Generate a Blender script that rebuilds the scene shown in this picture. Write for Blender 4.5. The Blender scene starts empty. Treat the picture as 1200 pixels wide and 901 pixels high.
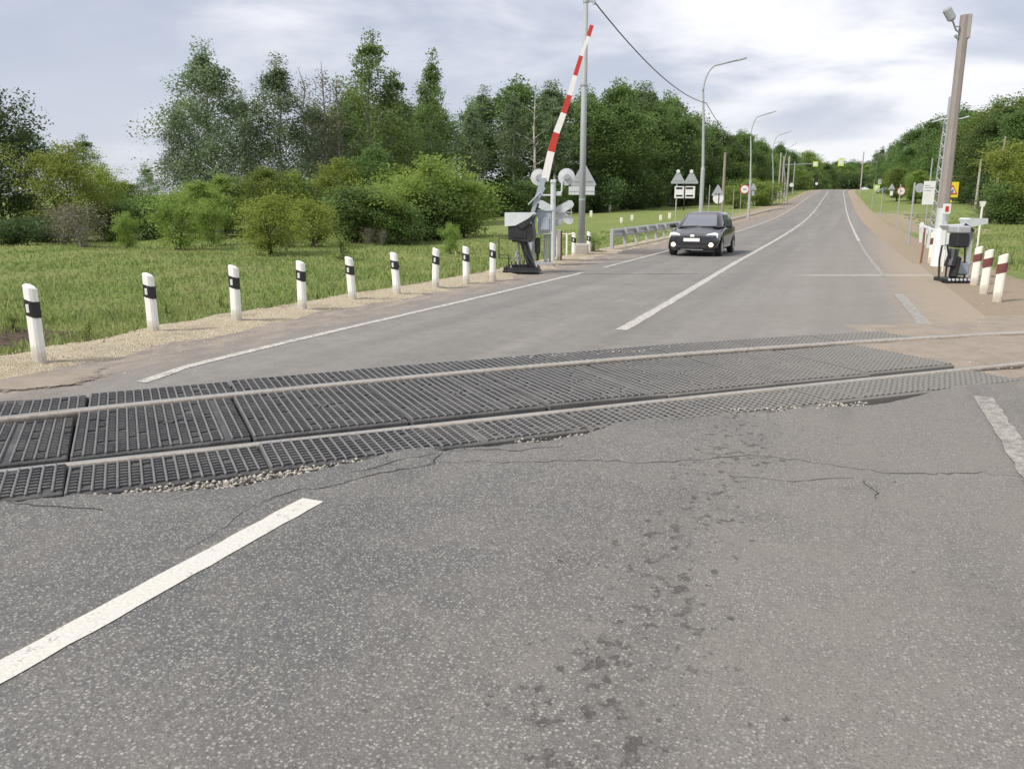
import bpy, math, random
import numpy as np
from mathutils import Vector, Matrix, Euler
R = math.radians
rng = np.random.default_rng(7)
random.seed(7)
scn = bpy.context.scene
COL = scn.collection

# ------------------------------------------------------------------ camera geometry
F, CX, CY, XV, YH, H = 942., 600., 450.5, 990., 243., 1.52
TH = math.atan((CY - YH) / F)
PSI = math.atan((XV - CX) / F * math.cos(TH))
FW = np.array([-math.sin(PSI) * math.cos(TH), math.cos(PSI) * math.cos(TH), -math.sin(TH)])
RT = np.array([math.cos(PSI), math.sin(PSI), 0.])
UP = np.cross(RT, FW)
def at(x, y, z=0.):
    d = FW + RT * (x - CX) / F - UP * (y - CY) / F
    return d * (z - H) / d[2] + np.array([0, 0, H])
def atd(x, y, w):
    return np.array([0, 0, H]) + (FW + RT * (x - CX) / F - UP * (y - CY) / F) * w
def sm(a, b, x):
    t = np.clip((np.asarray(x, float) - a) / (b - a), 0, 1)
    return t * t * (3 - 2 * t)

# ------------------------------------------------------------------ the lie of the land
_ys = np.arange(-400, 1601, 1.0)
_sl = 0.036 * sm(15, 140, _ys) * (1 - sm(235, 330, _ys)) - 0.008 * sm(320, 390, _ys) * (1 - sm(480, 600, _ys))
_zs = np.concatenate([[0], np.cumsum(_sl)[:-1]])
def road_z(Y): return np.interp(Y, _ys, _zs)
def road_c(Y):  # lateral drift of the road
    Y = np.asarray(Y, float)
    return -.0078 * (np.clip(Y, 10, 220) - 10) + 26 * np.clip((Y - 225) / 240, 0, 2) ** 2
LEFT_EDGE, RIGHT_EDGE, CENTRE = -5.62, 1.05, -2.5
def terrain(X, Y):
    X = np.asarray(X, float); Y = np.asarray(Y, float)
    xr = X - road_c(Y)
    z = road_z(Y)
    dl = -7.75 - xr
    drop = 0.12 + 0.48 * (1 - sm(30, 90, Y))
    z = z - drop * sm(0, 3.2, dl)
    z = z + 0.0022 * np.clip(dl - 30, 0, 60)
    dr = xr - 3.4
    z = z - 0.10 * sm(0, 1.0, dr) + 0.012 * np.clip(dr - 1.5, 0, 30) * sm(14, 24, Y)
    under = sm(-7.75, -7.35, xr) * (1 - sm(1.7, 2.1, xr))
    z = z - 0.16 * under - 0.02
    amp = sm(0.2, 3, np.maximum(dl, dr))
    z = z + amp * (0.05 * np.sin(X * 0.9 + 1.3 * np.sin(Y * 0.31)) + 0.06 * np.sin(Y * 0.53 + X * 0.21))
    return z
def G(px, py):
    d = FW + RT * (px - CX) / F - UP * (py - CY) / F
    t = 2.0
    while t < 900:
        p = np.array([0, 0, H]) + d * t
        g = float(max(terrain(p[0], p[1]), road_z(p[1]) if -7.4 < p[0] - road_c(p[1]) < 2 else -9))
        if p[2] <= g: return np.array([p[0], p[1], g])
        t += 0.04 + t * 0.002
    return p
def D(px, w):
    p = atd(px, YH, w)
    return np.array([p[0], p[1], float(terrain(p[0], p[1]))])
def projx(p):
    q = np.array([p[0], p[1], 0.]) - np.array([0, 0, H]); return CX + F * (q @ RT) / (q @ FW)
NV = np.array([-math.sin(PSI), math.cos(PSI), 0.])
def onplane(px, py, g, dy=0.):   # where the sight line meets the upright plane through g
    d = FW + RT * (px - CX) / F - UP * (py - CY) / F; c = np.array([0, 0, H])
    return c + d * (((np.asarray(g) + NV * dy - c) @ NV) / (d @ NV))
def ztop(px, py, w): return float(onplane(px, py, atd(px, YH, w))[2])
def depth(p): return float((np.array(p) - np.array([0, 0, H])) @ FW)

# ------------------------------------------------------------------ node helpers
class NT:
    def __init__(s, name):
        s.m = bpy.data.materials.new(name); s.m.use_nodes = True
        s.t = s.m.node_tree; s.n = s.t.nodes; s.bsdf = s.n['Principled BSDF']
    def new(s, typ, **k):
        n = s.n.new(typ)
        for a, v in k.items(): setattr(n, a, v)
        return n
    def lk(s, a, b): s.t.links.new(a, b)
    def co(s, kind='Object'): return s.new('ShaderNodeTexCoord').outputs[kind]
    def put(s, sock, v):
        if hasattr(v, 'is_linked') or isinstance(v, bpy.types.NodeSocket): s.lk(v, sock)
        else: sock.default_value = v
    def noise(s, scale, vec=None, detail=4, rough=.6, out='Fac', dist=0):
        n = s.new('ShaderNodeTexNoise'); n.inputs['Scale'].default_value = scale
        n.inputs['Detail'].default_value = detail; n.inputs['Roughness'].default_value = rough
        n.inputs['Distortion'].default_value = dist
        if vec is not None: s.lk(vec, n.inputs['Vector'])
        return n.outputs[out]
    def voro(s, scale, vec=None, feature='F1', out='Distance', rand=1):
        n = s.new('ShaderNodeTexVoronoi', feature=feature); n.inputs['Scale'].default_value = scale
        n.inputs['Randomness'].default_value = rand
        if vec is not None: s.lk(vec, n.inputs['Vector'])
        return n.outputs[out]
    def ramp(s, v, a, b, lo=0., hi=1.):
        n = s.new('ShaderNodeMapRange', interpolation_type='SMOOTHSTEP')
        s.put(n.inputs['Value'], v)
        for i, x in zip((1, 2, 3, 4), (a, b, lo, hi)): n.inputs[i].default_value = x
        return n.outputs[0]
    def math(s, op, a, b=0.):
        n = s.new('ShaderNodeMath', operation=op); s.put(n.inputs[0], a); s.put(n.inputs[1], b)
        return n.outputs[0]
    def mix(s, f, a, b, blend='MIX'):
        n = s.new('ShaderNodeMix', data_type='RGBA', blend_type=blend)
        s.put(n.inputs[0], f); 
        for i, v in ((6, a), (7, b)):
            s.put(n.inputs[i], v if not isinstance(v, tuple) else (*v[:3], 1))
        return n.outputs[2]
    def sep(s, v):
        n = s.new('ShaderNodeSeparateXYZ'); s.lk(v, n.inputs[0]); return n.outputs
    def scale(s, v, xyz):
        n = s.new('ShaderNodeVectorMath', operation='MULTIPLY'); s.lk(v, n.inputs[0]); n.inputs[1].default_value = xyz
        return n.outputs[0]
    def bump(s, h, strength=.4, dist=.01):
        n = s.new('ShaderNodeBump'); n.inputs['Strength'].default_value = strength; n.inputs['Distance'].default_value = dist
        s.lk(h, n.inputs['Height']); s.lk(n.outputs[0], s.bsdf.inputs['Normal'])
    def col(s, c): s.put(s.bsdf.inputs['Base Color'], c if not isinstance(c, tuple) else (*c[:3], 1))
    def rough(s, r): s.put(s.bsdf.inputs['Roughness'], r)
    def metal(s, r): s.bsdf.inputs['Metallic'].default_value = r

def paint(name, c, rough=.55, metal=0., dirt=.35, scale=6., dirtc=(.16, .14, .11)):
    """painted / weathered surface with blotchy dirt"""
    t = NT(name); co = t.co()
    n = t.noise(scale, co, 6, .7)
    n2 = t.noise(scale * 7, co, 3, .6)
    f = t.math('MULTIPLY', t.ramp(n, .42, .78), dirt)
    c2 = t.mix(f, c, dirtc)
    c3 = t.mix(t.math('MULTIPLY', t.ramp(n2, .5, .8), dirt * .5), c2, tuple(x * .6 for x in c))
    t.col(c3); t.metal(metal)
    t.rough(t.ramp(n, .2, .8, rough - .12, min(1, rough + .15)))
    return t.m

M = {}
def postmat(name, c):
    t = NT(name); co = t.co(); s = t.sep(co); n = t.noise(9, co, 6, .7); n2 = t.noise(40, co, 4, .7); n3 = t.noise(16, t.scale(co, (1, 1, .12)), 4, .6)
    mud = t.math('MULTIPLY', t.ramp(t.math('ADD', s[2], t.math('MULTIPLY', t.math('SUBTRACT', n, .5), .35)), .02, .22, 1, 0), .75)
    k = t.mix(t.math('MULTIPLY', t.ramp(n3, .5, .75), .28), c, (.42, .40, .34)); k = t.mix(mud, k, (.36, .31, .23)); k = t.mix(t.ramp(n2, .66, .72, 0, .6), k, (.30, .29, .26))
    t.col(k); t.rough(.45); return t.m
M['white_post'] = postmat('white_plastic', (.78, .78, .75))
M['cream_post'] = postmat('cream_plastic', (.78, .75, .66))
M['black_band'] = paint('black_band', (.012, .012, .013), .45, dirt=.12)
M['red_band'] = paint('oxide_red_band', (.16, .045, .045), .5, dirt=.2)
M['reflector'] = paint('reflector', (.62, .64, .64), .25, dirt=.1)
M['blue_grey'] = paint('blue_grey_paint', (.36, .41, .47), .45, dirt=.3, scale=4)
M['pale_grey'] = paint('pale_grey_paint', (.58, .61, .62), .45, dirt=.25, scale=4)
M['black_iron'] = paint('black_iron', (.016, .017, .02), .42, dirt=.2, dirtc=(.10, .085, .07))
M['galv'] = paint('galvanised_steel', (.42, .44, .45), .45, metal=.35, dirt=.35, scale=3)
M['pole_grey'] = paint('grey_pole', (.34, .36, .37), .6, dirt=.4, scale=1.5, dirtc=(.22, .22, .20))
M['lamp_grey'] = paint('lamp_pole', (.38, .40, .40), .55, dirt=.3, scale=1.5)
M['conc'] = paint('concrete', (.40, .37, .33), .85, dirt=.5, scale=2.2, dirtc=(.20, .175, .15))
M['conc_brown'] = paint('brown_concrete', (.285, .255, .232), .85, dirt=.5, scale=2.2, dirtc=(.19, .15, .13))
M['wood'] = paint('old_wood', (.28, .25, .20), .85, dirt=.5, scale=3, dirtc=(.13, .11, .085))
M['sign_back'] = paint('sign_back', (.42, .45, .46), .45, metal=.2, dirt=.25, scale=3)
M['sign_white'] = paint('sign_white', (.78, .78, .76), .4, dirt=.12, scale=4)
M['sign_red'] = paint('sign_red', (.55, .03, .03), .4, dirt=.1)
M['sign_black'] = paint('sign_black', (.02, .02, .02), .5, dirt=.05)
M['sign_yellow'] = paint('sign_yellow', (.80, .62, .02), .4, dirt=.12)
M['sign_lime'] = paint('sign_lime', (.62, .78, .18), .4, dirt=.05)
M['sign_blue'] = paint('sign_blue', (.03, .12, .42), .4, dirt=.05)
M['arm_red'] = paint('barrier_red', (.52, .035, .025), .45, dirt=.12)
M['arm_white'] = paint('barrier_white', (.82, .80, .77), .45, dirt=.12)
M['rust'] = paint('rusty_steel', (.22, .085, .045), .8, dirt=.4)
M['wire'] = paint('wire', (.10, .10, .11), .6, dirt=0)
M['kerb'] = paint('kerb_concrete', (.46, .43, .37), .85, dirt=.4)

# ------------------------------------------------------------------ mesh builder
class MB:
    def __init__(s): s.v = []; s.f = []; s.mi = []
    def add(s, vs, fs, m=0, mat=None):
        o = len(s.v)
        for p in vs:
            p = Vector(p)
            if mat is not None: p = mat @ p
            s.v.append(p)
        for f in fs: s.f.append([o + i for i in f]); s.mi.append(m)
    def box(s, c, size, m=0, rot=(0, 0, 0), mat=None, bev=0.):
        x, y, z = (k / 2 for k in size)
        T = Matrix.Translation(Vector(c)) @ Euler(rot).to_matrix().to_4x4()
        if mat is not None: T = mat @ T
        if bev <= 0:
            vs = [(a * x, b * y, e * z) for a in (-1, 1) for b in (-1, 1) for e in (-1, 1)]
            fs = [(0, 1, 3, 2), (4, 6, 7, 5), (0, 4, 5, 1), (2, 3, 7, 6), (0, 2, 6, 4), (1, 5, 7, 3)]
            s.add(vs, fs, m, T); return
        b = min(bev, x * .9, y * .9, z * .9)
        prof = [(x, -y + b), (x, y - b), (x - b, y), (-x + b, y), (-x, y - b), (-x, -y + b), (-x + b, -y), (x - b, -y)]
        inner = lambda k: [(p[0] * (x - k) / x, p[1] * (y - k) / y) for p in prof]
        rings = [(inner(b), -z), (prof, -z + b), (prof, z - b), (inner(b), z)]
        vs = [(p[0], p[1], zz) for pr, zz in rings for p in pr]
        fs = [tuple(range(7, -1, -1)), tuple(range(24, 32))]
        for r in range(3):
            for i in range(8):
                fs.append((r * 8 + i, r * 8 + (i + 1) % 8, r * 8 + 8 + (i + 1) % 8, r * 8 + 8 + i))
        s.add(vs, fs, m, T)
    def tube(s, pts, rad, n=8, m=0, caps=True):
        pts = [Vector(p) for p in pts]
        if not hasattr(rad, '__len__'): rad = [rad] * len(pts)
        vs = []; fs = []
        ref = None
        for i, p in enumerate(pts):
            d = (pts[min(i + 1, len(pts) - 1)] - pts[max(i - 1, 0)]).normalized()
            if ref is None:
                ref = Vector((1, 0, 0)) if abs(d.x) < .8 else Vector((0, 1, 0))
            a = (ref - d * ref.dot(d)).normalized(); ref = a; b = d.cross(a)
            for k in range(n):
                an = 2 * math.pi * k / n
                vs.append(p + (a * math.cos(an) + b * math.sin(an)) * rad[i])
        for i in range(len(pts) - 1):
            for k in range(n):
                fs.append((i * n + k, i * n + (k + 1) % n, (i + 1) * n + (k + 1) % n, (i + 1) * n + k))
        if caps:
            fs.append(tuple(range(n - 1, -1, -1))); fs.append(tuple((len(pts) - 1) * n + k for k in range(n)))
        s.add(vs, fs, m)
    def prism(s, poly, y0, y1, m=0, mat=None):
        """polygon in xz (counter clockwise seen from -y) extruded in y"""
        n = len(poly)
        vs = [(p[0], y0, p[1]) for p in poly] + [(p[0], y1, p[1]) for p in poly]
        fs = [tuple(range(n)), tuple(range(2 * n - 1, n - 1, -1))]
        for i in range(n): fs.append((i, i + n, (i + 1) % n + n, (i + 1) % n))
        s.add(vs, fs, m, mat)
    def disc(s, c, r, t, n=24, m=0, dish=0., mat=None):
        """disc facing -y, thickness t"""
        vs = []; fs = []
        for (yy, rr) in ((-t / 2 , r), (t / 2, r)):
            vs += [(c[0] + rr * math.cos(2 * math.pi * k / n), c[1] + yy, c[2] + rr * math.sin(2 * math.pi * k / n)) for k in range(n)]
        vs.append((c[0], c[1] - t / 2 - dish, c[2])); vs.append((c[0], c[1] + t / 2, c[2]))
        for k in range(n):
            k2 = (k + 1) % n
            fs += [(2 * n, k, k2), (2 * n + 1, n + k2, n + k), (k, n + k, n + k2, k2)]
        s.add(vs, fs, m, mat)
    def build(s, name, mats, parent=None, smooth=False):
        me = bpy.data.meshes.new(name)
        me.from_pydata([tuple(p) for p in s.v], [], s.f)
        if not isinstance(mats, (list, tuple)): mats = [mats]
        for x in mats: me.materials.append(x)
        if len(mats) > 1: me.polygons.foreach_set('material_index', s.mi)
        if smooth: me.polygons.foreach_set('use_smooth', [True] * len(me.polygons))
        me.update()
        o = bpy.data.objects.new(name, me); COL.objects.link(o)
        if parent is not None: o.parent = parent
        return o
def rawmesh(name, V, Fc, mats, parent=None, smooth=False, link=True):
    V = np.asarray(V, np.float32); Fc = np.asarray(Fc, np.int32)
    me = bpy.data.meshes.new(name)
    me.vertices.add(len(V)); me.vertices.foreach_set('co', V.ravel())
    k = Fc.shape[1]
    me.loops.add(Fc.size); me.loops.foreach_set('vertex_index', Fc.ravel())
    me.polygons.add(len(Fc)); me.polygons.foreach_set('loop_start', np.arange(0, Fc.size, k, dtype=np.int32))
    if smooth: me.polygons.foreach_set('use_smooth', np.ones(len(Fc), bool))
    me.update(calc_edges=True)
    for x in (mats if isinstance(mats, (list, tuple)) else [mats]): me.materials.append(x)
    if not link: return me
    o = bpy.data.objects.new(name, me); COL.objects.link(o)
    if parent is not None: o.parent = parent
    return o
def empty(name, loc, rz=0., label=None, cat=None, group=None):
    o = bpy.data.objects.new(name, None); COL.objects.link(o)
    o.empty_display_size = .2
    o.location = tuple(float(v) for v in loc); o.rotation_euler = (0, 0, rz)
    tag(o, label, cat, group); return o
def tag(o, label=None, cat=None, group=None, kind=None):
    if label: o['label'] = label
    if cat: o['category'] = cat
    if group: o['group'] = group
    if kind: o['kind'] = kind
    return o
def dup(root, loc, rz=None, label=None, group=None, scale=None):
    r = root.copy(); COL.objects.link(r); r.location = tuple(float(v) for v in loc)
    if rz is not None: r.rotation_euler = (0, 0, rz)
    if scale is not None: r.scale = (scale,) * 3 if not hasattr(scale, '__len__') else scale
    if label: r['label'] = label
    if group: r['group'] = group
    for ch in list(root.children):
        c = ch.copy(); COL.objects.link(c); c.parent = r
        for g in ch.children:
            d = g.copy(); COL.objects.link(d); d.parent = c
    return r

# ------------------------------------------------------------------ terrain sheet
def axis(stops):
    out = []
    for (a, b, st) in stops: out += list(np.arange(a, b, st))
    out.append(stops[-1][1]); return np.array(out)
gx = axis([(-900, -200, 50), (-200, -60, 6), (-60, -14, 1.2), (-14, 8, .25), (8, 40, 1.2), (40, 160, 6), (160, 900, 50)])
gy = axis([(-120, -10, 10), (-10, 40, .4), (40, 120, 1.5), (120, 420, 5), (420, 1500, 60)])
XX, YY = np.meshgrid(gx, gy)
ZZ = terrain(XX, YY)
nx, ny = len(gx), len(gy)
V = np.stack([XX.ravel(), YY.ravel(), ZZ.ravel()], 1)
ii = (np.arange(ny - 1)[:, None] * nx + np.arange(nx - 1)[None]).ravel()
Fc = np.stack([ii, ii + 1, ii + nx + 1, ii + nx], 1)
t = NT('field_ground'); co = t.co(); s = t.sep(co)
at_d = t.new('ShaderNodeAttribute', attribute_name='dirt').outputs['Fac']
at_g = t.new('ShaderNodeAttribute', attribute_name='sand').outputs['Fac']
n1 = t.noise(.35, co, 5, .6); n2 = t.noise(2.2, co, 6, .7); n3 = t.noise(14, co, 5, .7); n4 = t.noise(60, co, 3, .7)
grass = t.mix(t.ramp(n1, .35, .68), (.175, .24, .065), (.25, .285, .095))
grass = t.mix(t.ramp(n2, .40, .75), grass, (.22, .225, .095))
grass = t.mix(t.ramp(n3, .35, .75, 0, .6), grass, (.10, .15, .04))
earth = t.mix(t.ramp(n3, .35, .7), (.34, .275, .20), (.305, .245, .18))
earth = t.mix(t.ramp(n4, .5, .75), earth, (.40, .34, .26))
dark = t.mix(t.ramp(n3, .35, .65), (.05, .038, .028), (.15, .11, .08))
fd = t.math('ADD', at_d, t.math('MULTIPLY', t.math('SUBTRACT', n2, .5), 1.3))
c = t.mix(t.ramp(fd, .42, .58), grass, earth)
fg = t.math('ADD', at_g, t.math('MULTIPLY', t.math('SUBTRACT', n2, .5), 1.0))
c = t.mix(t.ramp(fg, .42, .58), c, dark)
t.col(c); t.rough(.95); t.bsdf.inputs['Specular IOR Level'].default_value = .15
t.bump(t.math('ADD', t.math('MULTIPLY', n3, 1.0), t.math('MULTIPLY', n4, .4)), .8, .06)
ter = rawmesh('ground', V, Fc, t.m, smooth=True)
tag(ter, kind='structure')
xr = XX - road_c(YY)
dirt = np.clip(sm(-8.9, -7.9, xr) * (1 - sm(3.0 + 1.2 * (1 - sm(12, 22, YY)), 4.6 + 3 * (1 - sm(10, 20, YY)), xr)), 0, 1)
dirt = np.maximum(dirt, .62 * sm(-15, -9, xr) * sm(45, 60, YY) * (1 - sm(120, 170, YY)) * (1 - sm(1, 4, xr)))
dirt = np.maximum(dirt, .60 * sm(2, 4, xr) * (1 - sm(7, 13, xr)) * sm(45, 60, YY) * (1 - sm(95, 125, YY)))
# railway bed leaving on both sides
trk = np.abs((XX + 2.6) * -.70 + (YY - 6.3) * .714)
dirt = np.maximum(dirt, (1 - sm(1.6, 3.2, trk)) * (YY < 40))
sand = .95 * (1 - sm(.7, 2.4, np.hypot((XX + 11.6) / 1.9, (YY - 8.2) / 1.1))) 
for nm, arr in (('dirt', dirt), ('sand', sand)):
    a = ter.data.attributes.new(nm, 'FLOAT', 'POINT'); a.data.foreach_set('value', arr.ravel().astype(np.float32))

# ------------------------------------------------------------------ asphalt
def asphalt(name, near):
    t = NT(name); co = t.co(); s = t.sep(co)
    nb = t.noise(.55, co, 5, .6); nm_ = t.noise(2.6, co, 5, .65); nf = t.noise(30, co, 4, .7)
    X = s[0]; Y = s[1]
    # dust lies on the right lane, bare stone chips show on the left
    dust = t.ramp(t.math('ADD', X, t.math('MULTIPLY', t.math('SUBTRACT', nb, .5), 3.2)), -2.3, .2)
    dust2 = t.math('MULTIPLY', t.ramp(nm_, .42, .66), .5)
    dust = t.math('MINIMUM', t.math('ADD', t.math('MULTIPLY', dust, .75), t.math('MULTIPLY', dust2, .6)), 1.)
    if near:
        base = t.mix(t.ramp(nb, .3, .7), (.108, .109, .108), (.160, .156, .148))
        base = t.mix(t.ramp(nf, .3, .7, 0, .6), base, (.07, .07, .071))
        vd = t.voro(75, co); vc = t.voro(75, co, out='Color'); vs = t.sep(vc)
        chip = t.math('MULTIPLY', t.ramp(vs[0], .44, .54), t.ramp(vd, .28, .50, 1, 0))
        chipc = t.mix(vs[1], (.20, .193, .178), (.35, .335, .30))
        vd2 = t.voro(135, co); vc2 = t.sep(t.voro(135, co, out='Color'))
        chip2 = t.math('MULTIPLY', t.ramp(vc2[0], .5, .65), t.ramp(vd2, .35, .5, 1, 0))
        pits = t.math('MULTIPLY', t.ramp(vc2[1], .72, .8), t.ramp(vd2, .3, .5, 1, 0))
        cov = t.math('SUBTRACT', 1., t.math('MULTIPLY', t.ramp(t.math('ADD', t.math('MULTIPLY', nm_, .6), t.math('MULTIPLY', dust, .42)), .44, .95), .72))
        eb = t.ramp(t.math('SUBTRACT', t.math('MULTIPLY', X, .70), t.math('MULTIPLY', Y, .714)), -5.6, -4.9, .45, 0)
        dust = t.math('MAXIMUM', dust, t.math('MULTIPLY', eb, t.ramp(nm_, .3, .6)))
        c = t.mix(t.math('MULTIPLY', dust, .72), base, (.226, .201, .174))
        wp = t.noise(1.0, t.scale(co, (1.6, .22, 1)), 4, .6); c = t.mix(t.ramp(wp, .5, .72, 0, .45), c, (.085, .084, .082)); oil = t.noise(1.7, co, 4, .6); c = t.mix(t.ramp(oil, .60, .76, 0, .5), c, (.07, .068, .064))
        c = t.mix(t.math('MULTIPLY', chip2, t.math('MULTIPLY', cov, .7)), c, (.27, .26, .24))
        c = t.mix(t.math('MULTIPLY', chip, cov), c, chipc)
        c = t.mix(t.math('MULTIPLY', pits, .65), c, (.05, .05, .05))
        # ravelled dark pits, strung along the wheel track
        wob = t.noise(1.1, co, 3, .5)
        xx = t.math('ADD', X, t.math('MULTIPLY', t.math('SUBTRACT', wob, .5), .9))
        band = t.math('MULTIPLY', t.ramp(xx, -1.0, -.68), t.ramp(xx, -.5, -.15, 1, 0))
        ne = t.noise(17, t.scale(co, (1.0, .8, 1)), 5, .62)
        ne2 = t.noise(5.5, co, 6, .7)
        pit = t.math('MULTIPLY', t.ramp(t.math('ADD', ne, t.math('MULTIPLY', band, .135)), .67, .74), t.ramp(ne2, .38, .56))
        c = t.mix(t.math('MULTIPLY', pit, .75), c, (.060, .057, .052))
        # fine net of hairline cracks near the broken edge
        ce = t.voro(1.15, None, 'DISTANCE_TO_EDGE')
        vn = ce.node
        dd = t.new('ShaderNodeVectorMath', operation='ADD'); t.lk(co, dd.inputs[0])
        wv = t.new('ShaderNodeVectorMath', operation='SCALE'); wv.inputs['Scale'].default_value = .30
        t.lk(t.noise(2.5, co, 5, .65, out='Color'), wv.inputs[0]); t.lk(wv.outputs[0], dd.inputs[1]); t.lk(dd.outputs[0], vn.inputs['Vector'])
        trkd = t.math('SUBTRACT', t.math('MULTIPLY', X, .70), t.math('MULTIPLY', Y, .714))
        nearedge = t.ramp(trkd, -5.7, -4.7, 1, 0)
        crack = t.math('MULTIPLY', t.ramp(ce, .0045, .012, 1, 0), t.math('MULTIPLY', nearedge, t.ramp(nb, .40, .6)))
        c = t.mix(t.math('MULTIPLY', crack, .75), c, (.03, .028, .026))
        h = t.math('ADD', t.math('MULTIPLY', vd, -.5), t.math('SUBTRACT', t.math('MULTIPLY', nf, .5), t.math('MULTIPLY', t.math('MAXIMUM', pit, crack), 1.2)))
        t.bump(h, .55, .008)
        t.rough(.8); t.bsdf.inputs['Specular IOR Level'].default_value = .35
    else:
        lane = t.noise(1.0, t.scale(co, (1.4, .035, 1)), 4, .6)
        base = t.mix(t.ramp(lane, .3, .7), (.175, .165, .150), (.255, .240, .217))
        base = t.mix(t.ramp(nb, .3, .72, 0, .5), base, (.125, .117, .108))
        mo = t.noise(5, co, 5, .7); mo2 = t.noise(55, co, 4, .75)
        base = t.mix(t.ramp(mo, .35, .7, 0, .4), base, (.11, .105, .098)); base = t.mix(t.ramp(mo2, .45, .8, 0, .55), base, (.29, .275, .25)); base = t.mix(t.ramp(mo2, .2, .5, .5, 0), base, (.08, .077, .072))
        edge = t.ramp(t.math('ADD', X, t.math('MULTIPLY', t.math('SUBTRACT', nm_, .5), 1.4)), .6, 1.6)
        edgl = t.ramp(t.math('ADD', X, t.math('MULTIPLY', t.math('SUBTRACT', nm_, .5), .9)), -6.5, -5.7, 1, 0)
        farY = t.ramp(Y, 20, 60, 1, 0)
        c = t.mix(t.math('MULTIPLY', dust, t.math('ADD', .25, t.math('MULTIPLY', farY, .25))), base, (.265, .235, .200))
        sh = t.mix(t.ramp(t.noise(4, t.scale(co, (1, .4, 1)), 6, .7), .38, .66), (.16, .135, .118), (.30, .25, .20)); sh = t.mix(t.ramp(mo2, .4, .75, 0, .6), sh, (.40, .34, .27))
        c = t.mix(t.math('MULTIPLY', edgl, .85), c, sh)
        c = t.mix(t.math('MULTIPLY', edge, t.math('MULTIPLY', farY, .9)), c, (.31, .25, .18))
        vd = t.voro(75, co); vs = t.sep(t.voro(75, co, out='Color'))
        chip = t.math('MULTIPLY', t.ramp(vs[0], .55, .65), t.ramp(vd, .30, .5, 1, 0))
        c = t.mix(t.math('MULTIPLY', chip, .45), c, (.27, .26, .24))
        nd = t.noise(5, t.scale(co, (1, .6, 1)), 5, .65)
        c = t.mix(t.ramp(nd, .66, .72, 0, .45), c, (.075, .07, .065))
        # tar seam across the road
        sd = t.math('SUBTRACT', t.math('ADD', Y, t.math('MULTIPLY', t.math('SUBTRACT', nm_, .5), .5)), t.math('MULTIPLY', X, .42))
        seam = t.math('MULTIPLY', t.ramp(t.math('ABSOLUTE', t.math('SUBTRACT', sd, 20.4)), .05, .12, 1, 0), t.ramp(X, -3.2, -2.6, 1, 0))
        c = t.mix(t.math('MULTIPLY', seam, .7), c, (.04, .038, .036))
        pale = t.math('MULTIPLY', t.ramp(t.math('ABSOLUTE', t.math('SUBTRACT', sd, 20.0)), .15, .32, 1, 0), t.ramp(X, -1.2, -.4))
        c = t.mix(t.math('MULTIPLY', pale, t.ramp(nf, .3, .6, .3, .75)), c, (.38, .36, .33))
        # the car's cast shadow, painted dark into the asphalt colour
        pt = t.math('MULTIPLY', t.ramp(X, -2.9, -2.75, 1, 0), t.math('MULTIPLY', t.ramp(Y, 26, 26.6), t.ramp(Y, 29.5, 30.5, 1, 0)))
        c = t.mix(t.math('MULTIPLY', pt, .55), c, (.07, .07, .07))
        t.bump(t.math('ADD', t.math('MULTIPLY', nf, .6), t.math('MULTIPLY', vd, -.3)), .4, .006)
        t.rough(.78); t.bsdf.inputs['Specular IOR Level'].default_value = .4
    t.col(c); return t.m
M['asph_near'] = asphalt('asphalt_near', True)
M['asph_far'] = asphalt('asphalt_far', False)

def wpoly(pts): return np.array([at(x, y, 0)[:2] for x, y in pts])
near_edge = wpoly([(-420, 660), (-200, 620), (-60, 597), (0, 589), (22, 592), (45, 587), (70, 586), (100, 582), (140, 580), (200, 575), (260, 569), (300, 563), (345, 555),
                   (395, 546), (430, 541), (448, 534), (480, 527), (505, 523), (520, 527), (545, 522), (575, 521), (600, 518), (640, 517), (668, 513), (684, 511), (700, 508), (712, 503), (722, 497),
                   (760, 492), (800, 489), (850, 484), (905, 484), (945, 478), (1000, 475), (1020, 473), (1060, 466), (1100, 459), (1140, 449), (1200, 441), (1300, 420), (1500, 380)])
far_edge = wpoly([(-300, 512), (-150, 488), (0, 471), (40, 467), (70, 470), (100, 465), (150, 464), (172, 461), (200, 459), (240, 458), (272, 455), (284, 451), (320, 447), (360, 443), (400, 438), (450, 434), (500, 431),
                  (560, 426), (600, 422), (640, 418), (690, 416), (720, 413), (760, 412), (800, 405), (850, 402), (900, 399), (950, 396), (1000, 392), (1060, 386), (1110, 383), (1200, 376), (1400, 350)])
def jag(x, a): 
    return a * (np.sin(x * 9.1) * .5 + np.sin(x * 23.7 + 1.3) * .35 + np.sin(x * 51 + .4) * .3 + np.sin(x * 97 + 2.) * .2)
def near_y(x): 
    o = np.argsort(near_edge[:, 0]); return np.interp(x, near_edge[o, 0], near_edge[o, 1]) + jag(np.asarray(x), .022)
def far_y(x):
    o = np.argsort(far_edge[:, 0]); return np.interp(x, far_edge[o, 0], far_edge[o, 1]) + jag(np.asarray(x) + 3, .03)
def strip_grid(cols, rows, zf):
    """cols: xs; rows: list of arrays (n,) of y for each col"""
    n = len(cols); Vv = []
    for r in rows: Vv.append(np.stack([cols, r, zf(cols, r)], 1))
    Vv = np.concatenate(Vv)
    k = len(rows); i = (np.arange(k - 1)[:, None] * n + np.arange(n - 1)[None]).ravel()
    return Vv, np.stack([i, i + 1, i + n + 1, i + n], 1)
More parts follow.
